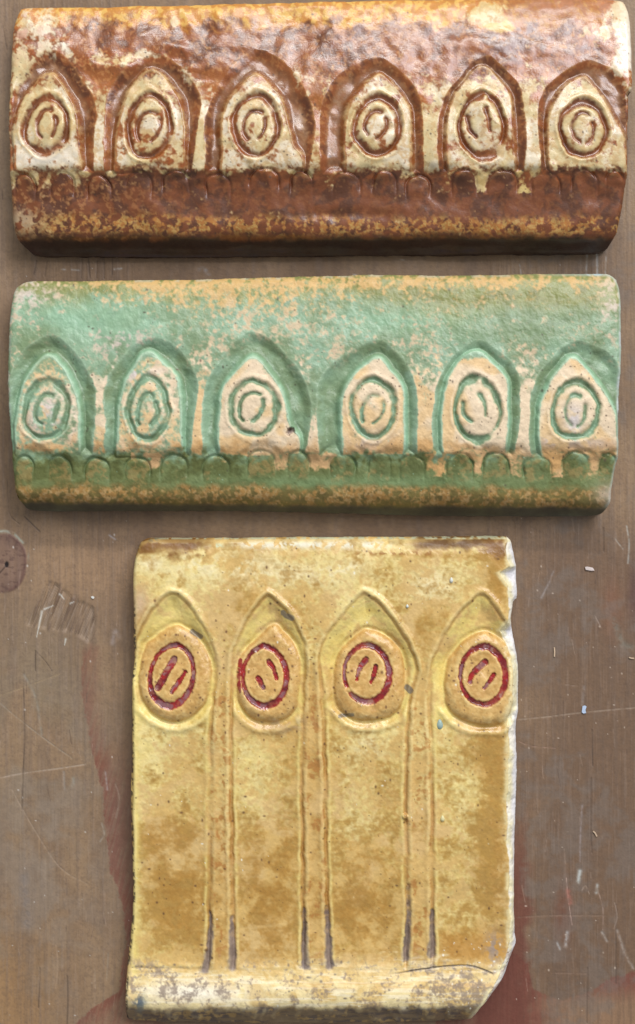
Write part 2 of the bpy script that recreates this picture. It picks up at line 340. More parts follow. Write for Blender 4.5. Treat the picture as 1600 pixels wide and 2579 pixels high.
    P = np.stack([X, Y, z], -1).reshape(-1, 3); F = np.stack([idx[:-1, :-1], idx[1:, :-1], idx[1:, 1:], idx[:-1, 1:]], -1).reshape(-1, 4)
    Pg = P.reshape(nv, nu, 3); Nn = np.cross(np.gradient(Pg, axis=0), np.gradient(Pg, axis=1)).reshape(-1, 3); Nn /= np.linalg.norm(Nn, axis=1, keepdims=True)
    kf = (knot > .5)[:-1, :-1].ravel(); cf = c.reshape(-1, 3); gf = rough.ravel(); par = None
    for nm, sel in (('wooden_board', ~kf), ('wood_knot', kf)):
        uq, inv = np.unique(F[sel], return_inverse=True); ff = inv.reshape(-1, 4); V = P[uq]; N2 = Nn[uq]; cc = cf[uq]; gg = gf[uq]
        if par is None:     # sides and underside make it a slab
            x0, x1, y0, y1 = X.min(), X.max(), Y.min(), Y.max(); b = len(V); zt, zb = -0.0012, -0.025
            V = np.vstack([V, [[x0, y0, zt], [x1, y0, zt], [x1, y1, zt], [x0, y1, zt], [x0, y0, zb], [x1, y0, zb], [x1, y1, zb], [x0, y1, zb]]])
            ff = np.vstack([ff, [[b, b + 4, b + 5, b + 1], [b + 1, b + 5, b + 6, b + 2], [b + 2, b + 6, b + 7, b + 3], [b + 3, b + 7, b + 4, b], [b + 4, b + 7, b + 6, b + 5]]])
            N2 = np.vstack([N2, np.array([[-1, -1, 0], [1, -1, 0], [1, 1, 0], [-1, 1, 0]] * 2) / 1.414]); cc = np.vstack([cc, np.tile(C(110, 90, 76), (8, 1))]); gg = np.r_[gg, np.full(8, .6)]
        o = make_mesh(nm, V, ff, N2, cc, gg, M_WOOD, par)
        if par is None:
            par = o; o['kind'] = 'structure'; o['label'] = 'worn brown painted wooden board with vertical grain and a knot'
make_board(); _BND.clear()

# ------------------------------------------------------------------ the moulded relief shared by the brown and the green tile
OUT = [[(20, 1150), (18, 1040), (22, 960), (28, 934), (48, 897), (93, 856), (133, 841), (163, 858), (207, 912), (237, 975), (241, 1040), (238, 1150)],
       [(267, 1160), (263, 1060), (263, 975), (281, 927), (326, 879), (385, 851), (437, 867), (481, 919), (500, 975), (488, 1053), (482, 1150)],
       [(513, 1150), (507, 1070), (510, 1010), (530, 949), (574, 882), (633, 838), (693, 860), (744, 919), (774, 975), (784, 1030), (778, 1090), (766, 1150)],
       [(804, 1150), (797, 1080), (797, 1020), (806, 960), (834, 912), (884, 880), (944, 856), (993, 882), (1030, 930), (1048, 986), (1052, 1070), (1050, 1150)],
       [(1090, 1150), (1086, 1080), (1089, 1020), (1101, 964), (1140, 904), (1203, 854), (1247, 879), (1292, 927), (1308, 985), (1310, 1080), (1300, 1150)],
       [(1346, 1150), (1338, 1090), (1336, 1020), (1346, 956), (1384, 908), (1446, 862), (1500, 872), (1545, 900), (1572, 960), (1580, 1040), (1584, 1150)]]
PAN = [[(40, 1150), (40, 1080), (44, 1010), (60, 962), (92, 918), (128, 896), (158, 926), (184, 972), (200, 1030), (204, 1100), (206, 1150)],
       [(293, 1150), (293, 1067), (304, 980), (334, 924), (374, 890), (413, 914), (444, 960), (457, 1030), (460, 1100), (466, 1150)],
       [(550, 1150), (550, 1060), (557, 995), (588, 938), (637, 897), (676, 930), (707, 978), (720, 1030), (732, 1075), (754, 1106), (757, 1150)],
       [(859, 1150), (856, 1040), (869, 975), (902, 930), (950, 900), (987, 936), (1015, 984), (1019, 1060), (1021, 1150)],
       [(1112, 1150), (1110, 1049), (1120, 975), (1150, 922), (1197, 882), (1238, 914), (1273, 962), (1278, 1040), (1283, 1150)],
       [(1366, 1150), (1359, 1049), (1369, 990), (1401, 937), (1444, 903), (1480, 936), (1518, 988), (1548, 1046), (1556, 1100), (1558, 1150)]]
RING = [(119, 1031, 55, 71, .12), (370, 1033, 52, 74, .02), (637, 1027, 58, 72, -.02), (937, 1029, 56, 70, .04), (1199, 1034, 58, 78, -.08), (1450, 1036, 57, 68, .02)]
MARKS = [[[(122, 984), (96, 1010), (82, 1046), (90, 1078)], [(143, 1016), (148, 1034), (134, 1058), (116, 1082)]],
         [[(372, 988), (346, 1004), (340, 1030), (352, 1048)], [(374, 986), (396, 1008), (396, 1032), (386, 1054)]],
         [[(648, 978), (620, 997), (606, 1020), (607, 1044)], [(659, 1005), (656, 1032)], [(645, 1052), (644, 1058)]],
         [[(958, 982), (938, 986), (912, 1004), (897, 1034), (900, 1060)], [(963, 1012), (974, 1024), (956, 1048), (945, 1064)]],
         [[(1166, 1014), (1170, 1044), (1188, 1064)], [(1206, 992), (1218, 1016), (1221, 1048)]],
         [[(1458, 990), (1434, 1004), (1422, 1030), (1422, 1052)], [(1480, 1022), (1488, 1028)], [(1470, 1056), (1458, 1072)]]]
SCAL = [(61, 1150, 24), (154, 1150, 29), (246, 1156, 30), (347, 1152, 32), (440, 1143, 34), (545, 1148, 32), (660, 1134, 36), (752, 1140, 28), (862, 1146, 32), (955, 1142, 30), (1040, 1150, 30), (1155, 1145, 33), (1250, 1142, 36), (1355, 1150, 34), (1450, 1142, 33), (1528, 1142, 24)]

def mould(um, vm, depth, sd=0):
    z = np.zeros(um.shape); R = {k: np.zeros(um.shape) for k in ('groove', 'sP', 'sO', 'ring', 'mark', 'face', 'scal', 'scalin')}
    lab = np.zeros(um.shape, int); inarch = np.zeros(um.shape); aid = np.full(um.shape, -1)
    wu = um + (fbm(um, vm, 45, 3, 41 + sd) - .5) * 4.5 + (fbm(um, vm, 140, 2, 541 + sd) - .5) * 9; wv = vm + (fbm(um, vm, 45, 3, 42 + sd) - .5) * 4.5 + (fbm(um, vm, 140, 2, 542 + sd) - .5) * 9
    for k in range(6):
        op = crom(OUT[k], 6); pp = crom(PAN[k], 6)
        ix = local(um, vm, op, 30); u, v = wu[ix], wv[ix]
        sO = sdf(u, v, op); sP = -sdf(u, v, pp)      # sO > 0 inside the arch, sP > 0 off the panel
        ww = fbm(u, v, 60, 2, 44 + k); t = np.minimum(sO / (19.0 + 12 * ww + 12 * sm(960, 860, v) * fbm(u, v, 120, 2, 140 + k)), sP / (12.0 + 5 * ww)); t = np.where(t > .62, .62 + .38 * np.tanh((t - .62) / .38), t).clip(0, 1)
        t = t * t * (3 - 2 * t) * .3 + t * .7; zz = -depth * 1.1 * t * (.7 + .6 * ww)
        face = sm(-1, 5, -sP)
        cu, cv, rx, ry, tl = RING[k]
        a = (u - cu) * math.cos(tl) + (v - cv) * math.sin(tl); b = -(u - cu) * math.sin(tl) + (v - cv) * math.cos(tl)
        rho = np.sqrt((a / rx) ** 2 + (b / ry) ** 2) / (1 + .05 * np.exp(-(a / (rx * .35)) ** 2) * (b < 0))
        nr = fbm(u, v, 60, 3, 48 + sd + k); d = (rho - 1) * (rx + ry) / 2 + (nr - .5) * 9
        w = 7.8 + 1.6 * np.sin(np.arctan2(b, a) * 2 + k); rg = np.exp(-np.abs(d / w) ** 2.2) * (.55 + .55 * fbm(u, v, 40, 2, 49 + k))
        if k == 4: rg = rg * (1 - blob(u, v, 1252, 1092, 26, 22)) * (1 - blob(u, v, 1206, 960, 8, 10))
        if k == 1: rg = np.maximum(rg, .0)
        zz += -depth * .52 * rg + depth * .40 * np.clip(1 - rho ** 2, 0, 1) * sm(-2, 4, -d) + depth * .16 * np.exp(-((d - 13) / 6) ** 2)
        mk = np.zeros(u.shape)
        if k == 4: loops = MARKS[k]
        else:
            rk = np.random.default_rng(70 + k); loops = []; tb = .18 + .12 * rk.random(); ca, sa = math.cos(tb), math.sin(tb); ox, oy = rk.uniform(-4, 4, 2)
            for a0, a1 in ((-62 - 20 * rk.random(), -232 - 30 * rk.random()), (-38 + 16 * rk.random(), 34 + 36 * rk.random())):
                th = np.radians(np.linspace(a0, a1, 9)); ex = .50 * rx * np.cos(th); ey = .54 * ry * np.sin(th)
                loops.append([(cu + ox + p * ca - q_ * sa, cv + oy + p * sa + q_ * ca) for p, q_ in zip(ex, ey)])
        for m_ in loops: mk = np.maximum(mk, line_mask(u + (nr - .5) * 9, v + (ww - .5) * 9, m_, 6.6, 4.6))
        mk = mk * (.6 + .5 * nr)
        zz += -depth * .42 * mk
        z[ix] += zz
        R['groove'][ix] = np.maximum(R['groove'][ix], t * sm(1150, 1130, v)); R['ring'][ix] = np.maximum(R['ring'][ix], rg); R['mark'][ix] = np.maximum(R['mark'][ix], mk)
        R['face'][ix] = np.maximum(R['face'][ix], face); ch = np.exp(-((sP - 5) / 7) ** 2) * sm(0, 6, sO) * sm(1150, 1120, v); R['sP'][ix] = np.maximum(R['sP'][ix], ch); R['sO'][ix] = np.maximum(R['sO'][ix], np.exp(-((sP - 15) / 6) ** 2) * sm(2, 14, sO) * sm(1150, 1120, v)); inarch[ix] = np.maximum(inarch[ix], sm(-3, 3, sO))
        l = lab[ix]; l[(sO > 0) & (vm[ix] < 1142)] = 1 + k; l[d < 8] = 11 + k; lab[ix] = l
        q = aid[ix]; q[sO > 0] = k; aid[ix] = q
    for k, (cu, vt, hw) in enumerate(SCAL):
        h = 74; th = np.linspace(math.pi, 0, 12)
        P = [(cu - hw, vt + h)] + [(cu + hw * math.cos(t), vt + 30 - 30 * math.sin(t)) for t in th] + [(cu + hw, vt + h)]
        P = np.array(P); ix = local(um, vm, P, 14); u, v = wu[ix], wv[ix]
        d = pdist(u, v, P); ins = pinside(u, v, P); f = sm(vt + h + 4, vt + h - 34, v) * (.55 + .45 * math.sin(k * 2.3))
        f = (.15 + .85 * fbm(u, v, 50, 2, 400 + sd)) * sm(vt + h, vt + h - 46, v); g = np.exp(-(d / 3.6) ** 2) * f; z[ix] += -depth * .50 * g + ins * depth * .09 * sm(0, 14, d) * sm(vt + h - 8, vt + 4, v)
        R['scal'][ix] = np.maximum(R['scal'][ix], g); R['scalin'][ix] = np.maximum(R['scalin'][ix], ins * sm(0, 4, d) * sm(vt + h, vt + h - 20, v))
        l = lab[ix]; l[ins & (l < 11) & (vm[ix] > 1140)] = 21 + k; lab[ix] = l
    R['span'] = (1 - inarch) * sm(850, 950, wv) * sm(1165, 1140, wv); R['inarch'] = inarch; R['aid'] = aid
    return z, R, lab

def edge_round(u, v, ring, r, drop):
    de = pdist(u, v, ring, True); t = np.clip(1 - de / r, 0, 1); return de, drop * (1 - np.sqrt(np.maximum(1 - t * t, 0)))

MOULD_TABLE = {0: ('body', 0)}
for k in range(6): MOULD_TABLE[1 + k] = ('arch', 0); MOULD_TABLE[11 + k] = ('medallion', 1 + k)
for k in range(len(SCAL)): MOULD_TABLE[21 + k] = ('scallop', 0)

# ------------------------------------------------------------------ brown tile
def make_brown():
    top = [(48, 24), (70, 16), (200, 13), (370, 10), (500, 8), (833, 1), (1100, -5), (1400, -8), (1550, -6), (1578, 4)]
    right = [(1578, 4), (1587, 30), (1592, 93), (1594, 160), (1594, 222), (1586, 236), (1587, 330), (1584, 420), (1583, 441), (1578, 463), (1570, 519), (1560, 570), (1553, 590), (1530, 626)]
    bottom = [(66, 624), (93, 642), (160, 645), (259, 646), (500, 647), (870, 643), (1200, 640), (1410, 638), (1500, 636), (1530, 626)]
    left = [(48, 24), (34, 60), (29, 93), (24, 185), (18, 296), (20, 380), (22, 437), (27, 500), (29, 540), (36, 580), (48, 606), (66, 624)]
    u, v, ring = coons(top, right, bottom, left, 2.0, 1.3, 50)
    um = 120 + (u - 120) / 1.0143; vm = v + 713
    wav = (fbm(u, v, (120, 60), 3, 60) - .5)
    vp = v + wav * 10 + (fbm(u, v, 60, 3, 64) - .5) * 26 * np.exp(-((v - 430) / 45) ** 2)
    pv = [-12, 0, 12, 30, 60, 110, 170, 240, 320, 400, 420, 438, 460, 500, 540, 570, 592, 606, 622, 650]
    pz = [26, 34, 42, 50, 60, 76, 92, 104, 110, 111, 109, 99, 91, 85, 83, 81, 75, 60, 34, 12]
    def prof(x):
        return sum(np.interp(x + o, pv, pz) for o in (-9, -6, -3, 0, 3, 6, 9)) / 7
    zs = prof(v); rel, R, lab = mould(um, vm, 14.0, 300)
    de, dr = edge_round(u, v, ring, 15, 16)
    z = prof(vp) + rel + (fbm(u, v, 90, 3, 61) - .5) * 8 * sm(640, 560, v) + (fbm(u, v, 52, 2, 62) - .5) * (1.4 + 1.2 * sm(330, 220, v)) + (fbm(u, v, 13, 1, 63) - .5) * .35 - dr * sm(660, 560, v)
    z += -5 * blob(u, v, 880, 540, 120, 14) - 6 * blob(u, v, 430, 145, 60, 16) + 5 * blob(u, v, 290, 165, 80, 18) + 4 * blob(u, v, 1240, 45, 42, 34)
    z -= 8 * sm(8, 2, np.hypot(u - 1585, v - 235))
    nA = fbm(u, v, 75, 3, 71); nB = fbm(u, v, 26, 4, 72); nC = fbm(u, v, 10, 3, 73); nD = fbm(u, v, 5, 2, 74); nE = fbm(u, v, (40, 14), 3, 75)
    gr = np.clip(R['groove'], 0, 1)
    c = mix(C(136, 74, 31), C(100, 54, 25), sm(.3, .7, nB)); c = mix(c, C(152, 90, 42), sm(.55, .85, nA) * .6)
    nF = fbm(u, v, 7, 2, 76); spk = sm(.52, .74, nF * .6 + nC * .4); c = mix(c, C(196, 140, 84), spk * .42 * sm(430, 380, v))
    # ochre along the top edge
    tp = sm(74, 38, v + (nB - .5) * 46 - u * .008) * (1 - .6 * sm(1180, 1330, u)); c = mix(c, mix(C(196, 132, 48), C(220, 176, 84), sm(.4, .7, nC)), tp * .9)
    c = mix(c, C(172, 112, 74), sm(60, 20, v) * sm(1260, 1380, u) * sm(.3, .6, nB) * .8)
    c = mix(c, C(182, 124, 60), R['span'] * .4)
    # the lower band, its speckles and roll
    low = sm(408, 456, v + (nB - .5) * 40 + (nC - .5) * 22)
    cl = mix(C(114, 60, 22), C(84, 43, 14), sm(.3, .7, nB)); cl = mix(cl, C(168, 118, 70), sm(.52, .72, nC * .4 + nF * .6) * (.18 + .5 * sm(520, 120, u)))
    c = mix(c, cl, low)
    rollw = np.exp(-((v - 568 - 12 * (nA - .5)) / 25) ** 4); c = mix(c, mix(C(186, 126, 52), C(206, 170, 92), sm(.45, .7, nD)), rollw * sm(.40, .60, nB * .35 + nC * .65 + .12 * blob(u, v, 1250, 570, 300, 40) - .12 * sm(1420, 1500, u)) * .68)
    c = mix(c, C(158, 134, 104), sm(.4, .6, nC * .6 + nB * .4) * blob(u, v, 50, 560, 60, 38) * 1.0)
    # cream where the glaze runs thin: panel faces, the ribs between arches, the ends; plus a highlight painted on one slope
    fw = np.array([1.0, .78, .86, .90, .86, .98]); a = R['aid']; wface = np.where(a >= 0, fw[np.clip(a, 0, 5)], 0)
    open_ = (1 - gr) * (1 - R['ring'] * .95) * (1 - R['mark'] * .95)
    apex = sm(180, 225, v)
    w = R['face'] * wface * (.35 + .65 * apex)
    spw = R['span'] * (.62 + .5 * sm(240, 340, v)) * (1 - .5 * blob(u, v, 800, 300, 28, 150)); w = np.maximum(w, spw)
    for b in ((55, 200, 42, 130, 1.1), (90, 70, 90, 55, .8), (130, 120, 70, 40, .75), (310, 148, 120, 24, .95), (560, 215, 40, 60, .55), (1010, 190, 60, 34, .5), (1578, 90, 42, 140, 1.2), (1520, 80, 60, 32, .85), (1228, 40, 44, 32, 1.25), (1590, 430, 30, 26, 1.1), (470, 190, 40, 40, .6), (30, 330, 14, 180, 1.0), (1090, 200, 50, 26, .5), (745, 205, 26, 60, .75), (1330, 160, 26, 30, .6), (440, 55, 16, 14, .8)):  # the wide blob on the upper-left slope paints in a white highlight
        w = np.maximum(w, b[4] * blob(u, v, *b[:4]))
    # drips over the band at the right
    dv = vm + (nC - .5) * 22 + (nB - .5) * 20; drip = sm(1080, 1130, um) * sm(1400, 1330, um) * (1 - R['scalin']) * (1 - R['scal']) * sm(1206, 1194, dv) * sm(1125, 1150, vm)
    drip = drip + .8 * (1 - R['scalin']) * sm(1200, 1175, dv) * sm(1125, 1150, vm) * sm(.40, .65, nA) * (um < 1080)
    cw = w * np.clip(1 - low * 1.1, 0, 1); cw = np.maximum(cw, drip * (.62 + .4 * nB))
    cream = sm(.26, .74, cw * open_ + (nB - .5) * .72 + (nC - .5) * .4 + (nF - .5) * .35 - .07)
    cc = mix(C(212, 194, 144), C(226, 214, 186), sm(.35, .7, nA)); cc = mix(cc, C(188, 148, 90), sm(.5, .8, nC) * .5)
    cc = mix(cc, C(230, 224, 208), np.clip(blob(u, v, 1590, 110, 46, 140) + blob(u, v, 110, 400, 80, 24) + blob(u, v, 130, 100, 80, 40) * .7, 0, 1)); cc = mix(cc, C(202, 170, 92), drip * .6)
    c = mix(c, cc, cream * .92)
    c = mix(c, C(182, 96, 40), np.exp(-((cw * open_ + (nB - .5) * .55 + (nC - .5) * .35 - .40) / .07) ** 2) * .4 * (1 - low))
    yp = sm(0, 10, sdf(u + (nC - .5) * 16, v + (nB - .5) * 14, np.array([(1212, 66), (1285, 40), (1302, 78), (1252, 92), (1225, 88)], float)))
    c = mix(c, C(206, 172, 92), yp * .9)
    c = mix(c, C(196, 176, 150), (sm(.6, .75, nC)) * blob(u, v, 70, 110, 60, 60) * .5); c = mix(c, C(190, 130, 110), sm(.5, .7, nB) * blob(u, v, 60, 80, 50, 50) * .6)
    c = mix(c, mix(C(160, 128, 98), C(126, 84, 54), nA), sm(.4, 1, gr) * (.35 + .5 * nC)); c = mix(c, mix(C(134, 82, 44), C(200, 170, 124), sm(.35, .7, nC * .5 + nB * .5)), R['sP'] * (.15 + .6 * nC)); c = mix(c, C(110, 70, 44), R['sO'] * (.15 + .4 * nC)); c = mix(c, C(118, 72, 42), np.maximum(R['ring'], R['mark']) * (.4 + .5 * nC))  # grey-tan in the grooves: pooled glaze with its reflection painted in
    cv_ = rel - box_blur(rel, 6); thin = sm(.5, 3.2, cv_) * sm(.2, .6, nB + .1); c = mix(c, C(214, 184, 122), thin * .5)
    c = mix(c, C(108, 54, 26), R['scal'] * .6 * (1 - cream))
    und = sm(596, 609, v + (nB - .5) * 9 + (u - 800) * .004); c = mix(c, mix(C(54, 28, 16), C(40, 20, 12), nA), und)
    rng = np.random.default_rng(11); dots(c, u, v, rng, 700, (20, 60, 1590, 470), .9, 2.6, C(70, 56, 44), cream * .8)
    dots(c, u, v, rng, 180, (20, 20, 1590, 600), 1.1, 3.2, C(60, 40, 30), None, .7)
    gl = .25 + .12 * cream + .12 * nE + .25 * sm(60, 20, v) + .26 * low + .2 * und + .12 * sm(.5, .8, nC)
    X, Y = world_xy(u, v, zs); Z = np.maximum(z * S, .0006)
    rt = root('glazed_tile', 'glossy brown and cream glazed tile with six pointed arches, topmost on the board', 'tile', (*[float(q) for q in world_xy(800.0, 330.0, 60.0)], 0))
    lab2 = lab.copy(); lab2[(lab == 0) & (v > 530) & (v < 607)] = 50
    tb = dict(MOULD_TABLE); tb[50] = ('bottom_moulding', 0)
    split_tile(rt, X, Y, Z, c, gl, lab2, tb, M_BROWN, C(50, 28, 18), 80)
make_brown(); _BND.clear()

# ------------------------------------------------------------------ green tile
def make_green():
    top = [(40, 722), (67, 707), (120, 705), (185, 706), (333, 703), (500, 701), (759, 694), (944, 690), (1151, 692), (1336, 688), (1500, 687), (1536, 689), (1556, 702)]
    right = [(1556, 702), (1565, 734), (1567, 800), (1568, 882), (1564, 1030), (1560, 1141), (1553, 1179), (1544, 1227), (1539, 1262), (1524, 1284)]
    bottom = [(60, 1268), (92, 1286), (296, 1287), (500, 1287), (685, 1289), (944, 1295), (1040, 1298), (1250, 1300), (1410, 1300), (1500, 1298), (1524, 1284)]
    left = [(40, 722), (30, 745), (22, 808), (17, 919), (19, 1030), (28, 1141), (34, 1200), (38, 1240), (60, 1268)]
    u, v, ring = coons(top, right, bottom, left, 2.0, 1.1, 150)
    um = u; vm = v
    wav = (fbm(u, v, (120, 60), 3, 160) - .5); tilt = (u - 300) / 1200 * 11      # the lower edge drops a little to the right
    vp = v + wav * 9 + (fbm(u, v, 60, 3, 164) - .5) * 26 * np.exp(-((v - 1136) / 45) ** 2); vb = np.where(v > 1180, v - tilt * sm(1180, 1280, v), v); vp = np.where(v > 1180, vp - tilt * sm(1180, 1280, v), vp)
    pv = [680, 690, 700, 715, 735, 780, 850, 950, 1040, 1110, 1126, 1143, 1165, 1200, 1235, 1255, 1266, 1276, 1284, 1300]
    pz = [30, 38, 47, 55, 62, 76, 92, 105, 110, 111, 109, 99, 92, 87, 84, 77, 62, 38, 18, 10]
    def prof(x): return sum(np.interp(x + o, pv, pz) for o in (-9, -6, -3, 0, 3, 6, 9)) / 7
    zs = prof(vb); rel, R, lab = mould(um, vm, 14.0)
    de, dr = edge_round(u, v, ring, 16, 16)
    z = prof(vp) + rel + (fbm(u, v, 90, 3, 161) - .5) * 5 * sm(1290, 1230, v) + (fbm(u, v, 10, 3, 162) - .5) * 1.3 - dr * sm(1300, 1230, v)
    pit = sm(11, 4, np.hypot((u - 733) * .9, v - 1087) + (fbm(u, v, 7, 2, 163) - .5) * 8); z -= 12 * pit
    nA = fbm(u, v, 80, 3, 171); nB = fbm(u, v, 28, 4, 172); nC = fbm(u, v, 11, 3, 173); nD = fbm(u, v, 5, 2, 174); nE = fbm(u, v, 150, 2, 175)
    gr = np.clip(R['groove'], 0, 1); nF = fbm(u, v, 8, 2, 176); mn = nB * .30 + nC * .28 + nF * .42
    c = mix(C(134, 162, 131), C(118, 138, 101), sm(.35, .8, nA)); c = mix(c, C(150, 178, 152), sm(.5, .8, nB) * .45); c = mix(c, C(142, 182, 150), (blob(u, v, 240, 800, 200, 50) + blob(u, v, 1010, 810, 130, 34)).clip(0, 1) * .7)
    # olive towards the upper edge and on the right
    ol = np.clip(sm(770, 715, v + (nB - .5) * 40) + .9 * sm(850, 1150, u) * sm(825, 750, v + (nA - .5) * 50), 0, 1)
    c = mix(c, mix(C(132, 134, 76), C(116, 114, 52), sm(.3, .7, nB)), ol * .9)
    c = mix(c, C(106, 128, 86), blob(u, v, 1300, 835, 300, 30) * .7); c = mix(c, C(104, 118, 74), blob(u, v, 90, 880, 60, 50) * .6)
    # lower band
    low = sm(1124, 1170, v + (nB - .5) * 40 + (nC - .5) * 20)
    c = mix(c, mix(C(108, 118, 70), C(92, 98, 50), sm(.3, .7, nB)), low); c = mix(c, C(116, 144, 100), low * blob(u, v, 900, 1215, 420, 22) * .6)
    c = mix(c, C(112, 134, 100), low * R['scalin'] * sm(600, 900, u) * .12)
    rollw = sm(1212, 1238, v + (nB - .5) * 14 - tilt * .6); c = mix(c, mix(C(124, 104, 50), C(108, 88, 44), nB), rollw * .8)
    c = mix(c, mix(C(178, 132, 72), C(196, 158, 106), sm(.4, .7, nD)), rollw * sm(.40, .66, mn + .02) * .75)
    # bare tan clay showing through: mottling over the upper part
    bias = -.25 + .32 * blob(u, v, 460, 745, 260, 48) + .24 * blob(u, v, 700, 800, 130, 70) + .20 * blob(u, v, 560, 850, 70, 60) + .20 * sm(735, 708, v) + .16 * blob(u, v, 850, 720, 500, 34)
    bias += .26 * blob(u, v, 320, 850, 80, 26) + .26 * blob(u, v, 250, 900, 40, 50) + .28 * blob(u, v, 80, 745, 90, 40) + .2 * blob(u, v, 45, 800, 24, 60) + .26 * blob(u, v, 870, 895, 55, 34) + .30 * blob(u, v, 1080, 880, 60, 50) + .32 * blob(u, v, 1310, 890, 46, 40)
    bias += .12 * blob(u, v, 1300, 715, 280, 30) + .26 * blob(u, v, 1540, 760, 34, 70) + .1 * blob(u, v, 1050, 800, 60, 40) - .16 * blob(u, v, 330, 790, 120, 30) - .2 * blob(u, v, 220, 760, 60, 30) + .2 * blob(u, v, 500, 890, 30, 50) + .2 * blob(u, v, 760, 900, 30, 60)
    tan = sm(.34, .72, mn + bias - .01) * (1 - gr) * sm(960, 900, v)
    tc = mix(C(214, 172, 112), C(208, 180, 146), sm(730, 830, v + (nB - .5) * 50)); tc = mix(tc, C(206, 190, 178), np.clip(blob(u, v, 80, 745, 100, 60) + blob(u, v, 300, 850, 90, 60) + blob(u, v, 1540, 760, 40, 80), 0, 1))
    c = mix(c, tc, tan * .85)
    # faces and ribs
    fw = np.array([.56, .62, .95, 1.0, 1.0, 1.0]); a = R['aid']; wface = np.where(a >= 0, fw[np.clip(a, 0, 5)], 0)
    open_ = (1 - gr) * (1 - R['ring'] * .97) * (1 - R['mark'] * .95)
    w = R['face'] * wface * sm(884, 915, v); w = np.maximum(w, R['span'] * (.55 + .45 * sm(920, 1050, v)) * (.6 + .4 * sm(150, 420, u)) * (1 - .9 * blob(u, v, 800, 960, 30, 110)))
    w = np.maximum(w, .9 * blob(u, v, 320, 1128, 44, 22)); w = np.maximum(w, .9 * blob(u, v, 110, 1125, 90, 18)); w = np.maximum(w, .85 * blob(u, v, 430, 990, 14, 90)); w = np.maximum(w, .8 * blob(u, v, 1556, 1120, 20, 60)); w = np.maximum(w, .85 * blob(u, v, 118, 1035, 18, 30)); w = np.maximum(w, .7 * blob(u, v, 385, 1045, 22, 30))
    dv = vm + (nC - .5) * 22 + (nB - .5) * 20; drip = sm(1060, 1100, um) * (1 - R['scalin']) * (1 - R['scal']) * sm(1206, 1194, dv) * sm(1120, 1150, vm) + .9 * (1 - R['scalin']) * sm(1200, 1175, dv) * sm(1120, 1150, vm) * sm(.40, .62, nA) * (um < 1080) * (um > 330)
    cw = np.maximum(w * np.clip(1 - low * 1.1, 0, 1), drip * (.55 + .4 * nB))
    bis = sm(.26, .74, cw * open_ + (nB - .5) * .4 + (nC - .5) * .35 + (nF - .5) * .3 - .03)
    bc = mix(C(222, 186, 136), C(226, 202, 170), sm(.35, .65, nA)); bc = mix(bc, C(206, 194, 190), np.clip(blob(u, v, 925, 1120, 46, 30) + blob(u, v, 1395, 1115, 60, 14) + blob(u, v, 1445, 1060, 26, 40) + blob(u, v, 340, 930, 60, 40) + blob(u, v, 120, 1050, 60, 60) + blob(u, v, 1500, 1120, 90, 14), 0, 1) * sm(.3, .6, nB))
    bc = mix(bc, C(190, 136, 74), sm(1095, 1140, v + (nB - .5) * 50) * .55)
    c = mix(c, bc, bis * .95)
    # green pooled in the recesses
    deep = sm(.6, 1.0, gr); c = mix(c, mix(C(120, 150, 118), C(106, 124, 84), nB), deep * .35 * (1 - low)); c = mix(c, C(138, 180, 146), R['sP'] * (.35 + .5 * nB) * (1 - low)); c = mix(c, mix(C(98, 130, 102), C(96, 108, 72), nB), R['sO'] * (.2 + .4 * nC) * (1 - low)); 
    c = mix(c, mix(C(124, 154, 124), C(100, 116, 82), sm(.3, .7, nB)), np.maximum(R['ring'], R['mark']) * .7); c = mix(c, C(98, 124, 88), R['scal'] * .5); c = mix(c, C(178, 138, 84), R['scalin'] * low * sm(.46, .7, nC * .5 + nA * .5) * .45)
    cv_ = rel - box_blur(rel, 6); thin = sm(.5, 3.2, cv_); c = mix(c, mix(C(196, 218, 190), C(226, 206, 172), bis), thin * .5 * (1 - .6 * low))
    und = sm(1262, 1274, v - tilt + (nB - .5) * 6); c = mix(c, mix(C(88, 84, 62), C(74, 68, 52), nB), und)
    c = mix(c, C(176, 186, 176), sm(12, 3, de) * (sm(1300, 1480, u) * .75 + .5 * sm(.5, .7, nB) * sm(1100, 1000, v)) * (1 - und))
    c = mix(c, C(190, 178, 164), blob(u, v, 1535, 1245, 40, 30) * .7); c = mix(c, C(148, 130, 122), pit * .8); c = mix(c, C(70, 56, 48), sm(7, 3, np.hypot(u - 731, v - 1081)) * .7)
    rng = np.random.default_rng(21); dots(c, u, v, rng, 900, (20, 860, 1565, 1160), .9, 2.6, C(84, 66, 52), bis * .7)
    dots(c, u, v, rng, 160, (30, 700, 1560, 1250), .8, 1.8, C(176, 214, 190), None, .6); dots(c, u, v, rng, 160, (30, 700, 1560, 1260), 1.1, 3.4, C(70, 62, 50), None, .7)
    gl = .40 + .22 * np.maximum(bis, tan) + .10 * nA + .12 * low + .15 * und
    X, Y = world_xy(u, v, zs); Z = np.maximum(z * S, .0006)
    rt = root('glazed_tile', 'green and tan glazed tile with six pointed arches, between the brown and yellow tiles', 'tile', (*[float(q) for q in world_xy(800.0, 1000.0, 60.0)], 0))
    lab2 = lab.copy(); lab2[(lab == 0) & (vb > 1222) & (vb < 1274)] = 50
    tb = dict(MOULD_TABLE); tb[50] = ('bottom_moulding', 0)
    split_tile(rt, X, Y, Z, c, gl, lab2, tb, M_GREEN, C(96, 74, 54), 180)
make_green(); _BND.clear()

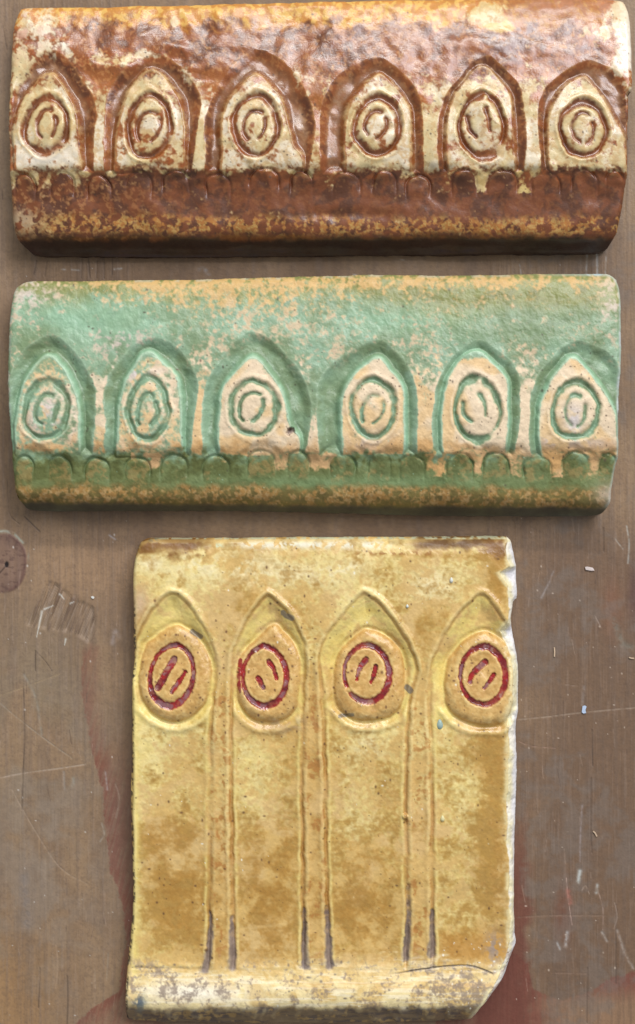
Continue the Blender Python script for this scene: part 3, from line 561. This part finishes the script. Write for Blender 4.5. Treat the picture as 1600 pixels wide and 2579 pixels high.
# ------------------------------------------------------------------ yellow tile
def make_yellow():
    top = [(352, 1366), (372, 1356), (411, 1355), (596, 1355), (780, 1353), (1039, 1353), (1150, 1351), (1224, 1350), (1278, 1351)]
    right = [(1278, 1351), (1292, 1366), (1302, 1401), (1307, 1430), (1308, 1461), (1309, 1495), (1306, 1509), (1297, 1518), (1293, 1540), (1291, 1561), (1297, 1594), (1304, 1635), (1310, 1672), (1311, 1783), (1307, 1820), (1306, 1876), (1308, 1956), (1304, 2067), (1301, 2178), (1299, 2280), (1303, 2360), (1307, 2386), (1300, 2405), (1291, 2426), (1276, 2471), (1258, 2497), (1232, 2526), (1198, 2560)]
    bottom = [(318, 2566), (340, 2572), (485, 2576), (780, 2577), (1039, 2574), (1150, 2572), (1180, 2569), (1198, 2560)]
    left = [(352, 1366), (340, 1400), (334, 1450), (335, 1542), (336, 1653), (331, 1727), (331, 1839), (330, 1950), (328, 1990), (330, 2104), (334, 2252), (329, 2345), (321, 2419), (315, 2493), (314, 2545), (318, 2566)]
    u, v, ring = coons(top, right, bottom, left, 2.0, 0.9, 250)
    pv = [1340, 1352, 1360, 1372, 1395, 1430, 1600, 2000, 2360, 2410, 2440, 2465, 2490, 2515, 2535, 2548, 2562, 2580]
    pz = [26, 36, 45, 53, 59, 61, 60, 58, 57, 59, 63, 70, 77, 79, 75, 64, 40, 14]
    def prof(x): return sum(np.interp(x + o, pv, pz) for o in (-9, -6, -3, 0, 3, 6, 9)) / 7
    n1 = fbm(u, v, 60, 3, 261); wu = u + (fbm(u, v, 40, 3, 262) - .5) * 5; wv = v + (fbm(u, v, 40, 3, 263) - .5) * 5
    zs = prof(v); z = prof(v + (n1 - .5) * 12) + (fbm(u, v, 150, 3, 264) - .5) * 6 + (fbm(u, v, 9, 3, 265) - .5) * .8
    de, dr = edge_round(u, v, ring, 13, 16); z -= dr * sm(2590, 2540, v)
    arches = [[(322, 2440), (328, 2000), (326, 1750), (330, 1660), (342, 1610), (378, 1545), (410, 1508), (437, 1494), (466, 1514), (507, 1566), (535, 1622), (549, 1680), (540, 1770), (533, 1870), (532, 2050), (531, 2319), (526, 2450)],
              [(585, 2450), (584, 2319), (580, 2000), (579, 1800), (581, 1690), (591, 1632), (616, 1575), (646, 1526), (674, 1500), (702, 1518), (730, 1548), (760, 1600), (771, 1660), (767, 1800), (765, 2000), (767, 2300), (769, 2450)],
              [(828, 2450), (822, 2300), (817, 2000), (812, 1800), (802, 1695), (807, 1640), (824, 1595), (854, 1555), (888, 1518), (917, 1493), (950, 1512), (980, 1545), (1012, 1588), (1038, 1635), (1052, 1692), (1037, 1765), (1029, 1850), (1026, 2000), (1029, 2300), (1024, 2450)],
              [(1088, 2450), (1087, 2304), (1085, 2000), (1083, 1850), (1080, 1770), (1084, 1690), (1098, 1640), (1128, 1582), (1166, 1534), (1208, 1496), (1240, 1520), (1270, 1560), (1300, 1610), (1320, 1690), (1322, 2000), (1322, 2450)]]
    o3, o7 = (300, 1320), (780, 1320); k_ = .3704
    def q(o, pts): return crom([(o[0] + a * k_, o[1] + b * k_) for a, b in pts], 5, True)
    meds = [q(o3, [(375, 690), (250, 760), (160, 860), (130, 1000), (140, 1150), (205, 1270), (330, 1338), (450, 1330), (560, 1260), (620, 1150), (632, 1000), (600, 880), (520, 770), (440, 705)]),
            q(o3, [(1050, 690), (920, 790), (825, 900), (795, 1030), (805, 1190), (870, 1300), (980, 1352), (1110, 1335), (1205, 1265), (1235, 1100), (1235, 950), (1200, 830), (1120, 735)]),
            q(o7, [(400, 720), (275, 800), (190, 900), (168, 1050), (178, 1200), (240, 1290), (340, 1340), (480, 1332), (590, 1280), (642, 1190), (652, 1000), (620, 870), (530, 775)]),
            q(o7, [(1180, 740), (1050, 800), (962, 900), (922, 1050), (925, 1200), (985, 1300), (1100, 1362), (1250, 1368), (1340, 1330), (1398, 1200), (1408, 1000), (1370, 870), (1290, 770)])]
    rings = [(433, 1702, 54, 75, .16), (667, 1705, 55, 72, -.03), (924, 1697, 57, 69, -.02), (1217, 1702, 57, 71, .02)]
    marks = [[[(438, 1662), (424, 1686), (410, 1712), (398, 1732)], [(466, 1694), (452, 1716), (434, 1742)]], [[(678, 1668), (690, 1684), (697, 1710)], [(651, 1708), (664, 1732)]],
             [[(922, 1662), (906, 1684), (898, 1712)], [(947, 1680), (942, 1700), (934, 1718)]], [[(1223, 1668), (1200, 1688), (1188, 1702), (1184, 1718)], [(1244, 1700), (1234, 1716), (1220, 1732)]]]
    mw = [[(10.5, 10), (6.5, 6.5)], [(8.5, 4.5), (7.5, 6)], [(9, 4), (8, 4.5)], [(9.5, 6), (6.5, 5.5)]]
    lab = np.zeros(u.shape, int); arc = np.zeros(u.shape); line = np.zeros(u.shape); ridge = np.zeros(u.shape); med = np.zeros(u.shape); red = np.zeros(u.shape); slope = np.zeros(u.shape)
    for k in range(4):
        P = crom(arches[k], 6); ix = local(u, v, P, 24); s = sdf(wu[ix], wv[ix], P); vv = v[ix]
        lowf = sm(2450, 2425, vv); up = sm(1760, 1640, vv)
        g = np.exp(-((s - 3.5) / 3.6) ** 2) * lowf; wl = fbm(u[ix], v[ix], 90, 3, 266 + k); g = g * (.1 + 1.25 * wl * (1 - .45 * up)); z[ix] += -(4.6 - 1.4 * up) * g + 4.0 * np.exp(-((s + 7) / 8) ** 2) * lowf * (.5 + wl) - up * 15 * sm(-8, 40, s) + 1.8 * np.exp(-((s - 13) / 6) ** 2) * lowf * (1 - up) - 2.2 * sm(0, 60, s) * lowf
        arc[ix] = np.maximum(arc[ix], sm(-1, 3, s)); line[ix] = np.maximum(line[ix], g); ridge[ix] = np.maximum(ridge[ix], np.exp(-((s - 13) / 5) ** 2) * lowf)
    for k in range(4):
        ix = local(u, v, meds[k], 34); uu, vv = wu[ix], wv[ix]; s = sdf(uu, vv, meds[k])
        z[ix] += (10.5 + 4 * fbm(u[ix], v[ix], 60, 2, 269)) * np.sin(np.clip(s / 26, 0, 1) * math.pi / 2) + (fbm(u[ix], v[ix], 16, 3, 268) - .5) * 1.4 * sm(0, 10, s) - 4.5 * np.exp(-((s + 4) / 7) ** 2) + 4.0 * np.exp(-((s + 20) / 9) ** 2) * sm(1760, 1800, vv)
        cu, cv, rx, ry, tl = rings[k]; a = (u[ix] - cu) * math.cos(tl) + (v[ix] - cv) * math.sin(tl); b = -(u[ix] - cu) * math.sin(tl) + (v[ix] - cv) * math.cos(tl)
        rho = np.sqrt((a / rx) ** 2 + (b / ry) ** 2) / (1 + (.07 if k == 1 else .03) * np.exp(-(a / (rx * .4)) ** 2) * (b < 0)); d = (rho - 1) * (rx + ry) / 2 + (fbm(u[ix], v[ix], 9, 2, 270 + k) - .5) * 2.6
        th = np.arctan2(b, a); w = 7.4 + 1.8 * np.sin(th * 1.0 + .4 + k * .5); rg = np.exp(-np.abs(d / w) ** 4)
        if k == 2: rg *= 1 - blob(u[ix], v[ix], 877, 1737, 9, 7)
        mk = np.zeros(uu.shape)
        for m_, (w0, w1) in zip(marks[k], mw[k]): mk = np.maximum(mk, line_mask(u[ix] + (fbm(u[ix], v[ix], 8, 2, 275) - .5) * 3, v[ix], m_, w0, w1))
        mk = sm(.35, .6, mk); z[ix] += -5.5 * rg - 4.5 * mk
        med[ix] = np.maximum(med[ix], sm(-2, 3, s)); rr = np.maximum(rg, mk); red[ix] = np.maximum(red[ix], rr)
        l = lab[ix]; l[s > 0] = 1 + k; l[rg > .5] = 11 + k; l[(mk > .5) & (rg <= .5)] = 21 + k; lab[ix] = l
    # red smear beside the second ring
    smr = sm(.4, .6, line_mask(u, v, [(606, 1666), (602, 1710), (604, 1742)], 7, 5) * (.5 + fbm(u, v, 9, 3, 279)))
    # wide scratched ends of the vertical grooves
    ends = [[(531, 2300), (531, 2350), (526, 2400), (515, 2443)], [(583, 2310), (586, 2370), (585, 2435)], [(767, 2290), (768, 2350), (771, 2432)], [(822, 2285), (826, 2350), (831, 2432)], [(1029, 2230), (1030, 2310), (1026, 2370), (1023, 2412)], [(1088, 2295), (1088, 2350), (1086, 2404)]]
    endm = np.zeros(u.shape)
    for e in ends: endm = np.maximum(endm, line_mask(u + (fbm(u, v, 14, 2, 290) - .5) * 5, v, e, 5.0, 12.5))
    z -= 4.5 * endm
    pil = [(532, 583), (766, 820), (1028, 1086)]
    for k, (a0, a1) in enumerate(pil):
        m = (arc < .5) & (u > a0 - 6) & (u < a1 + 6) & (v > 1720) & (v < 2440) & (lab == 0); lab[m] = 31 + k
        z += 2.6 * np.clip(1 - ((u - (a0 + a1) / 2) / ((a1 - a0) / 2 - 3)) ** 2, 0, 1) * sm(1700, 1800, v) * sm(2450, 2400, v)
    lab[(v > 2452) & (lab == 0)] = 41
    # broken right edge: raw pale clay sloping down from the glaze
    bl = np.array([(1284, 1340), (1283, 1362), (1275, 1385), (1276, 1409), (1285, 1427), (1262, 1442), (1270, 1460), (1280, 1475), (1283, 1535), (1272, 1572), (1262, 1590), (1276, 1622), (1289, 1660), (1296, 1700), (1288, 1760), (1280, 1812), (1281, 1870), (1279, 1950), (1276, 2000), (1279, 2060), (1281, 2178), (1282, 2326), (1281, 2370), (1272, 2410), (1258, 2450), (1240, 2490), (1215, 2530), (1190, 2560), (1188, 2590)], float)
    bu = np.interp(v, bl[:, 1], bl[:, 0]) + (fbm(u, v, 50, 5, 300) - .5) * 12
    off = u - bu; brk = sm(-1, 3, off); z -= sm(0, 36, off) * 30 + brk * (3.0 + (fbm(u, v, 30, 5, 301) - .5) * 6)
    lab[(brk > .5)] = 42
    zc = z - box_blur(z, 5); thin = sm(.4, 2.2, zc) * (1 - brk)
    crack = line_mask(u, v, [(975, 2455), (1020, 2450), (1080, 2440), (1130, 2434), (1180, 2433), (1215, 2442), (1240, 2452)], 1.7) * sm(960, 1060, u); z -= 4 * crack
    burr = sm(9, 4, np.hypot(u - 1021, v - 2056)); z += 7 * burr
    # ---- colours
    nA = fbm(u, v, 95, 3, 271); nB = fbm(u, v, 36, 4, 272); nC = fbm(u, v, 12, 3, 273); nD = fbm(u, v, 5, 2, 274); nH = fbm(u, v, (70, 7), 4, 276); nG = fbm(u, v, 170, 2, 277)
    mn = nB * .52 + nC * .2 + nH * .10 + fbm(u, v, 8, 2, 282) * .18
    nF = fbm(u, v, 8, 2, 278); c = mix(C(206, 172, 104), C(190, 152, 82), sm(.3, .7, nB)); c = mix(c, C(212, 182, 128), sm(.5, .8, nA) * .5)
    ybias = -.08 + .22 * (nG - .5) + .22 * blob(u, v, 700, 1440, 420, 60) + .2 * blob(u, v, 390, 1890, 90, 90) + .2 * blob(u, v, 900, 1960, 90, 170) + .2 * blob(u, v, 1160, 2080, 70, 260) + .12 * blob(u, v, 670, 1980, 80, 100) + .2 * blob(u, v, 440, 2020, 70, 70) + .16 * blob(u, v, 345, 2200, 24, 220) + .2 * blob(u, v, 1150, 2330, 60, 60) - .12 * blob(u, v, 680, 2190, 90, 110) - .12 * blob(u, v, 920, 2280, 90, 110)
    ybias += .2 * blob(u, v, 660, 1890, 60, 40) + .25 * blob(u, v, 920, 1855, 70, 40) + .2 * blob(u, v, 900, 1520, 60, 60) - .1 * blob(u, v, 560, 1600, 50, 120)
    yel = sm(.34, .68, mn + ybias); c = mix(c, mix(C(238, 224, 160), C(224, 206, 130), nC), yel * .9); crm = sum(blob(u, v, *b_) for b_ in ((520, 1425, 90, 34), (650, 1440, 70, 40), (790, 1450, 80, 30), (1090, 1470, 60, 40), (880, 1430, 50, 24), (380, 1420, 30, 20), (930, 1880, 50, 30))).clip(0, 1); c = mix(c, C(244, 234, 192), crm * sm(.38, .62, nB * .6 + nC * .4) * .8)
    bbias = -.15 - .16 * (nG - .5) + .30 * blob(u, v, 440, 2280, 80, 110) + .34 * blob(u, v, 1240, 2000, 44, 260) + .42 * blob(u, v, 1256, 1465, 34, 85) + .3 * blob(u, v, 1180, 1400, 160, 12) + .3 * blob(u, v, 356, 1572, 26, 44) + .26 * blob(u, v, 420, 2100, 60, 30) + .18 * blob(u, v, 700, 2360, 70, 60) + .2 * blob(u, v, 900, 2300, 90, 60) + .14 * blob(u, v, 860, 2130, 60, 40) + .16 * blob(u, v, 620, 2100, 40, 50) + .16 * blob(u, v, 1110, 1940, 40, 50)
    brn = sm(.28, .74, nB * .48 + nC * .2 + nH * .14 + nF * .18 + bbias + .09 * sm(1950, 2200, v)) * (1 - med); c = mix(c, mix(C(170, 124, 50), C(150, 106, 40), nB), brn * .72)
    c = mix(c, C(176, 120, 48), sm(2320, 2380, v) * sm(2440, 2400, v) * sm(1090, 1120, u) * .5)
    # light spandrels under the arches, above the medallions
    hal = arc * (1 - med) * sm(1840, 1790, v); c = mix(c, mix(C(242, 226, 142), C(226, 204, 112), nB), hal * .75 * sm(.28, .66, nB * .55 + nC * .25 + nG * .2 + .06))
    c = mix(c, C(228, 210, 124), np.exp(-((u - 338 - (nB - .5) * 8) / 12) ** 2) * sm(1600, 1680, v) * .85)
    c = mix(c, mix(C(204, 164, 98), C(182, 138, 74), sm(.3, .7, nF * .5 + nC * .5)), med * .8)
    c = mix(c, C(156, 108, 54), np.clip(line, 0, 1) * .6); c = mix(c, C(226, 206, 124), ridge * sm(.25, .75, nB * .5 + nC * .5) * .7)
    c = mix(c, C(212, 172, 110), box_blur(((lab >= 31) & (lab <= 33)).astype(float), 3) * .2); c = mix(c, C(166, 106, 50), ((lab >= 31) & (lab <= 33)) * sm(.6, .75, nC * .5 + nB * .5) * .6)
    # top rim
    rim = sm(1388, 1368, v + (nB - .5) * 16); c = mix(c, C(78, 48, 14), rim * (sm(560, 470, u) + sm(1010, 1080, u) + .3 * sm(.5, .7, nB)).clip(0, 1) * .9)
    c = mix(c, C(112, 72, 24), sm(1412, 1388, v + (nB - .5) * 30) * (sm(540, 430, u + (nC - .5) * 60) + sm(1180, 1260, u + (nC - .5) * 60)).clip(0, 1) * .88); c = mix(c, C(150, 102, 44), np.exp(-((v - 1393 - (nB - .5) * 8) / 6) ** 2) * sm(880, 910, u) * sm(1120, 1080, u) * sm(.3, .5, nC) * .85)
    c = mix(c, C(220, 222, 206), np.exp(-((v - 1372) / 11) ** 2) * sm(560, 640, u) * sm(1020, 940, u) * sm(.3, .55, nC) * .85); c = mix(c, C(176, 198, 180), sm(1360, 1356, v) * sm(.4, .6, nC) * .7)
    c = mix(c, C(190, 214, 190), sm(.4, .6, nC) * (blob(u, v, 548, 1374, 16, 6) + blob(u, v, 345, 1392, 8, 26)).clip(0, 1) * .85); c = mix(c, C(44, 40, 36), sm(.4, .6, nC) * blob(u, v, 386, 1360, 16, 5) * .9)
    c = mix(c, C(242, 232, 184), blob(u, v, 560, 1420, 160, 26) * sm(.35, .6, nB) * .7)
    # foot moulding: cream, grey scuffs, dark underside
    ft = sm(2395, 2475, v + (nB - .5) * 70 + (nC - .5) * 30); c = mix(c, mix(C(240, 224, 170), C(222, 192, 126), sm(.35, .7, nB)), ft * .9); c = mix(c, C(252, 248, 232), blob(u, v, 490, 2500, 130, 28) * sm(.2, .5, nB + .1) * .95); c = mix(c, C(252, 244, 216), ft * sm(.5, .75, nH) * .6)
    c = mix(c, C(206, 160, 92), np.exp(-((v - 2482) / 8) ** 2) * sm(.35, .6, nH) * sm(700, 800, u) * .6)
    scuff = .9 * sm(.42, .74, nC * .4 + nD * .25 + nB * .35 - .09 + .20 * blob(u, v, 1170, 2490, 110, 40) + .20 * blob(u, v, 370, 2450, 60, 40) + .12 * blob(u, v, 430, 2500, 40, 30)) * sm(2400, 2440, v); c = mix(c, C(128, 114, 106), scuff * .8)
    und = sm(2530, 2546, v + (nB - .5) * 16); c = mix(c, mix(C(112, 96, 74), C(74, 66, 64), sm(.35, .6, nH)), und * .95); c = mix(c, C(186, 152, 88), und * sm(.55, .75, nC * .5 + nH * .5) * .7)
    c = mix(c, C(70, 92, 112), blob(u, v, 352, 2530, 14, 22) * sm(.3, .5, nC) * .9); c = mix(c, C(186, 160, 140), sm(.45, .65, nB) * blob(u, v, 720, 1820, 60, 30) * .5)
    c = mix(c, C(150, 140, 142), blob(u, v, 1245, 2390, 22, 40) * sm(.35, .6, nC) * .8); c = mix(c, C(200, 172, 150), blob(u, v, 350, 1520, 26, 40) * .7)
    # grey scratched groove ends, smoky marks
    eg = sm(.2, .75, endm) * sm(2180, 2350, v + (nC - .5) * 120); c = mix(c, mix(C(132, 118, 116), C(102, 92, 94), nC), eg * .85)
    for a_, b_, w_ in (((483, 1592), (504, 1604), 7), ((856, 1804), (888, 1800), 5), ((1026, 1732), (1034, 1740), 8), ((712, 1545), (735, 1556), 8)):
        c = mix(c, C(104, 96, 88), sm(.3, .6, line_mask(u, v, [a_, b_], w_) * (.6 + nC * .8)) * .8)
    c = mix(c, C(66, 58, 54), crack * .8)
    c = mix(c, C(240, 222, 160), thin * .45 * (.4 + .6 * nB))
    # red ochre in the rings and strokes, lilac-grey reflection painted over their worn centres
    rm = np.maximum(sm(.34, .66, red + (nF - .5) * .3), smr * .9) * (.72 + .28 * sm(.2, .5, nC)); rc = mix(C(138, 32, 34), C(100, 26, 32), sm(.3, .7, nB)); rc = mix(rc, C(180, 44, 36), sm(.55, .75, nC) * .5); rc = mix(rc, C(142, 112, 116), sm(.42, .62, fbm(u, v, 20, 3, 281)) * .75 * sm(.7, .98, red))
    c = mix(c, C(216, 166, 96), np.exp(-((red - .22) / .16) ** 2) * .5 * (1 - rm)); c = mix(c, rc, rm)
    # broken edge
    bc = mix(C(232, 226, 208), C(222, 212, 172), sm(.35, .65, nB)); bc = mix(bc, C(228, 226, 226), sm(8, 24, off)); bc = mix(bc, C(188, 172, 160), sm(2380, 2420, v) * sm(.35, .6, nC)); c = mix(c, bc, brk)
    c = mix(c, C(238, 230, 186), np.exp(-((off + 4) / 7) ** 2) * .6 * sm(.3, .6, nB))
    lee = sm(10, 2, u - np.interp(v, [p[1] for p in left], [p[0] for p in left])) * sm(1500, 1560, v)
    rng = np.random.default_rng(31); c = mix(c, C(52, 44, 34), lee * sm(.5, .62, nF * .6 + nC * .4) * .9)
    dots(c, u, v, rng, 420, (340, 1560, 1300, 1850), 1.0, 3.4, C(92, 56, 34), np.clip(med * .7 + ((u > 540) & (u < 580)) + ((u > 770) & (u < 815)), 0, 1), .8)
    dots(c, u, v, rng, 420, (335, 1380, 1290, 2440), 1.0, 3.2, C(84, 56, 34), None, .75); dots(c, u, v, rng, 40, (335, 1380, 1290, 2500), 1.4, 4.6, C(96, 66, 40), None, .75)
    dots(c, u, v, rng, 70, (335, 1365, 1290, 2560), 1.0, 2.6, C(244, 244, 232), None, .9); dots(c, u, v, rng, 60, (1100, 2360, 1290, 2560), 1.0, 3.0, C(246, 246, 238), None, .9); dots(c, u, v, rng, 70, (330, 2420, 1200, 2560), 1.2, 4.0, C(110, 98, 88), None, .7)
    gl = .34 + .12 * nA + .2 * sm(1390, 1375, v) + .35 * brk + .2 * ft + .12 * eg - .18 * rm - .10 * brn
    X, Y = world_xy(u, v, zs); Z = np.maximum(z * S, .0006)
    rt = root('glazed_tile', 'tall ochre yellow tile with four red-ringed medallions and a chipped right edge', 'tile', (*[float(q_) for q_ in world_xy(815.0, 1965.0, 55.0)], 0))
    tb = {0: ('body', 0), 41: ('foot_moulding', 0), 42: ('broken_edge', 0, 'broken pale clay edge without glaze')}
    for k in range(4): tb[1 + k] = ('medallion', 0); tb[11 + k] = ('painted_ring', 1 + k, 'red painted oval ring'); tb[21 + k] = ('painted_stroke', 1 + k, 'red painted strokes')
    for k in range(3): tb[31 + k] = ('pilaster', 0)
    split_tile(rt, X, Y, Z, c, gl, lab, tb, M_YELLOW, C(206, 180, 128), 280)
    # splashed drops sitting on the glaze
    from math import cos, sin, pi
    zz = lambda a, b: float(Z.ravel()[np.argmin((u - a) ** 2 + (v - b) ** 2)])
    for a, b, r1, r2, mt, tx in ((1108, 1826, 9, 14, plain_mat('pale_blue_paint', (160, 184, 176), .35), 'pale blue paint drop'), (1137, 1462, 5, 8, plain_mat('white_paint', (222, 226, 216), .35), 'white paint drop'),
                                 (1115, 2063, 6, 9, plain_mat('cream_paint', (224, 216, 164), .35), 'cream paint drop'), (1026, 1527, 4, 5, plain_mat('white_paint_spot', (220, 228, 220), .35), 'white paint drop')):
        x0, y0 = world_xy(a, b, 60.0); z0 = zz(a, b); V = [(0, 0, .0011)]; Fq = []; n = 14
        for j, (f, h) in enumerate(((.55, .0008), (.9, .0002), (1.0, -.0006))):
            for i in range(n):
                t = 2 * pi * i / n; pear = 1 + .25 * sin(t) * (1 if sin(t) > 0 else .2)
                V.append((f * r1 * S * cos(t) * (1 - .25 * max(sin(t), 0)), f * r2 * S * sin(t) * pear * .9, h))
        for i in range(n): Fq.append((0, 0, 1 + i, 1 + (i + 1) % n))
        me = bpy.data.meshes.new('paint_drop')
        F3 = [(0, 1 + i, 1 + (i + 1) % n) for i in range(n)]; F4 = [(1 + q_ * n + i, 1 + (q_ + 1) * n + i, 1 + (q_ + 1) * n + (i + 1) % n, 1 + q_ * n + (i + 1) % n) for q_ in range(2) for i in range(n)]
        me.from_pydata(V, [], F3 + F4); me.shade_smooth(); me.materials.append(mt)
        o = bpy.data.objects.new('paint_drop', me); COL.objects.link(o); o.parent = rt; o.location = (x0 - rt.location.x, y0 - rt.location.y, z0); o['label'] = tx
make_yellow()

# ------------------------------------------------------------------ small debris lying on the board
def chip(name, label, cat, poly, h, lift, mat, group=None):
    """a flake with real thickness; poly in photograph pixels"""
    P = np.array(poly, float); c0 = P.mean(0); x0, y0 = (c0[0] - CU) * S, (CV - c0[1]) * S; n = len(P)
    V = [((p[0] - c0[0]) * S, -(p[1] - c0[1]) * S, lift * (i % 2) * S) for i, p in enumerate(P)]; V += [(x, y, z + h * S) for x, y, z in V]
    F = [tuple(range(n, 2 * n)), tuple(reversed(range(n)))] + [(i, (i + 1) % n, n + (i + 1) % n, n + i) for i in range(n)]
    me = bpy.data.meshes.new(name); me.from_pydata(V, [], F); me.validate(); me.update()
    import bmesh
    bm = bmesh.new(); bm.from_mesh(me); bmesh.ops.recalc_face_normals(bm, faces=bm.faces); bm.to_mesh(me); bm.free()
    me.materials.append(mat); o = bpy.data.objects.new(name, me); COL.objects.link(o); o.location = (x0, y0, -0.0007)
    o['label'] = label; o['category'] = cat
    if group: o['group'] = group
def strip(pts, w):
    P = crom(pts, 4); t = np.gradient(P, axis=0); t /= np.linalg.norm(t, axis=1, keepdims=True); nn = np.c_[-t[:, 1], t[:, 0]] * w
    return np.vstack([P + nn, (P - nn)[::-1]])
m_white = plain_mat('pale_flake', (214, 200, 194)); m_blue = plain_mat('light_blue_flake', (186, 204, 228)); m_shav = plain_mat('wood_shaving', (206, 180, 150)); m_chalk = plain_mat('chalk_white', (226, 226, 220))
chip('paint_flake', 'small white rectangular flake on the board right of the yellow tile top', 'flake', [(1474, 1428), (1480, 1427), (1494, 1430), (1498, 1437), (1490, 1438), (1476, 1435)], 2.0, .6, m_white)
chip('paint_flake', 'light blue flake on the board at the scratch right of the yellow tile', 'flake', [(1468, 1779), (1474, 1777), (1478, 1780), (1475, 1788), (1477, 1796), (1470, 1797), (1466, 1794)], 2.0, .6, m_blue)
chip('paint_flake', 'tiny white flake on the board left of the yellow tile, beside the splintered wood', 'flake', [(229, 1503), (233, 1501), (238, 1504), (236, 1508), (231, 1507)], 2.0, .5, m_chalk)
chip('wood_shaving', 'thin straight pale sliver lying along the grain right of the yellow tile medallions', 'shaving', strip([(1397, 1631), (1397.5, 1643), (1397, 1654)], 1.6), 2.0, .3, m_shav)
chip('wood_shaving', 'short curved pale shaving on the board right of the yellow tile, lower down', 'shaving', strip([(1495, 2094), (1500, 2099), (1504, 2107)], 1.7), 2.0, .3, m_shav)
chip('wood_shaving', 'thin level pale sliver at the far right edge of the board', 'shaving', strip([(1585, 1656), (1592, 1658), (1598, 1658)], 1.4), 2.0, .3, m_shav)
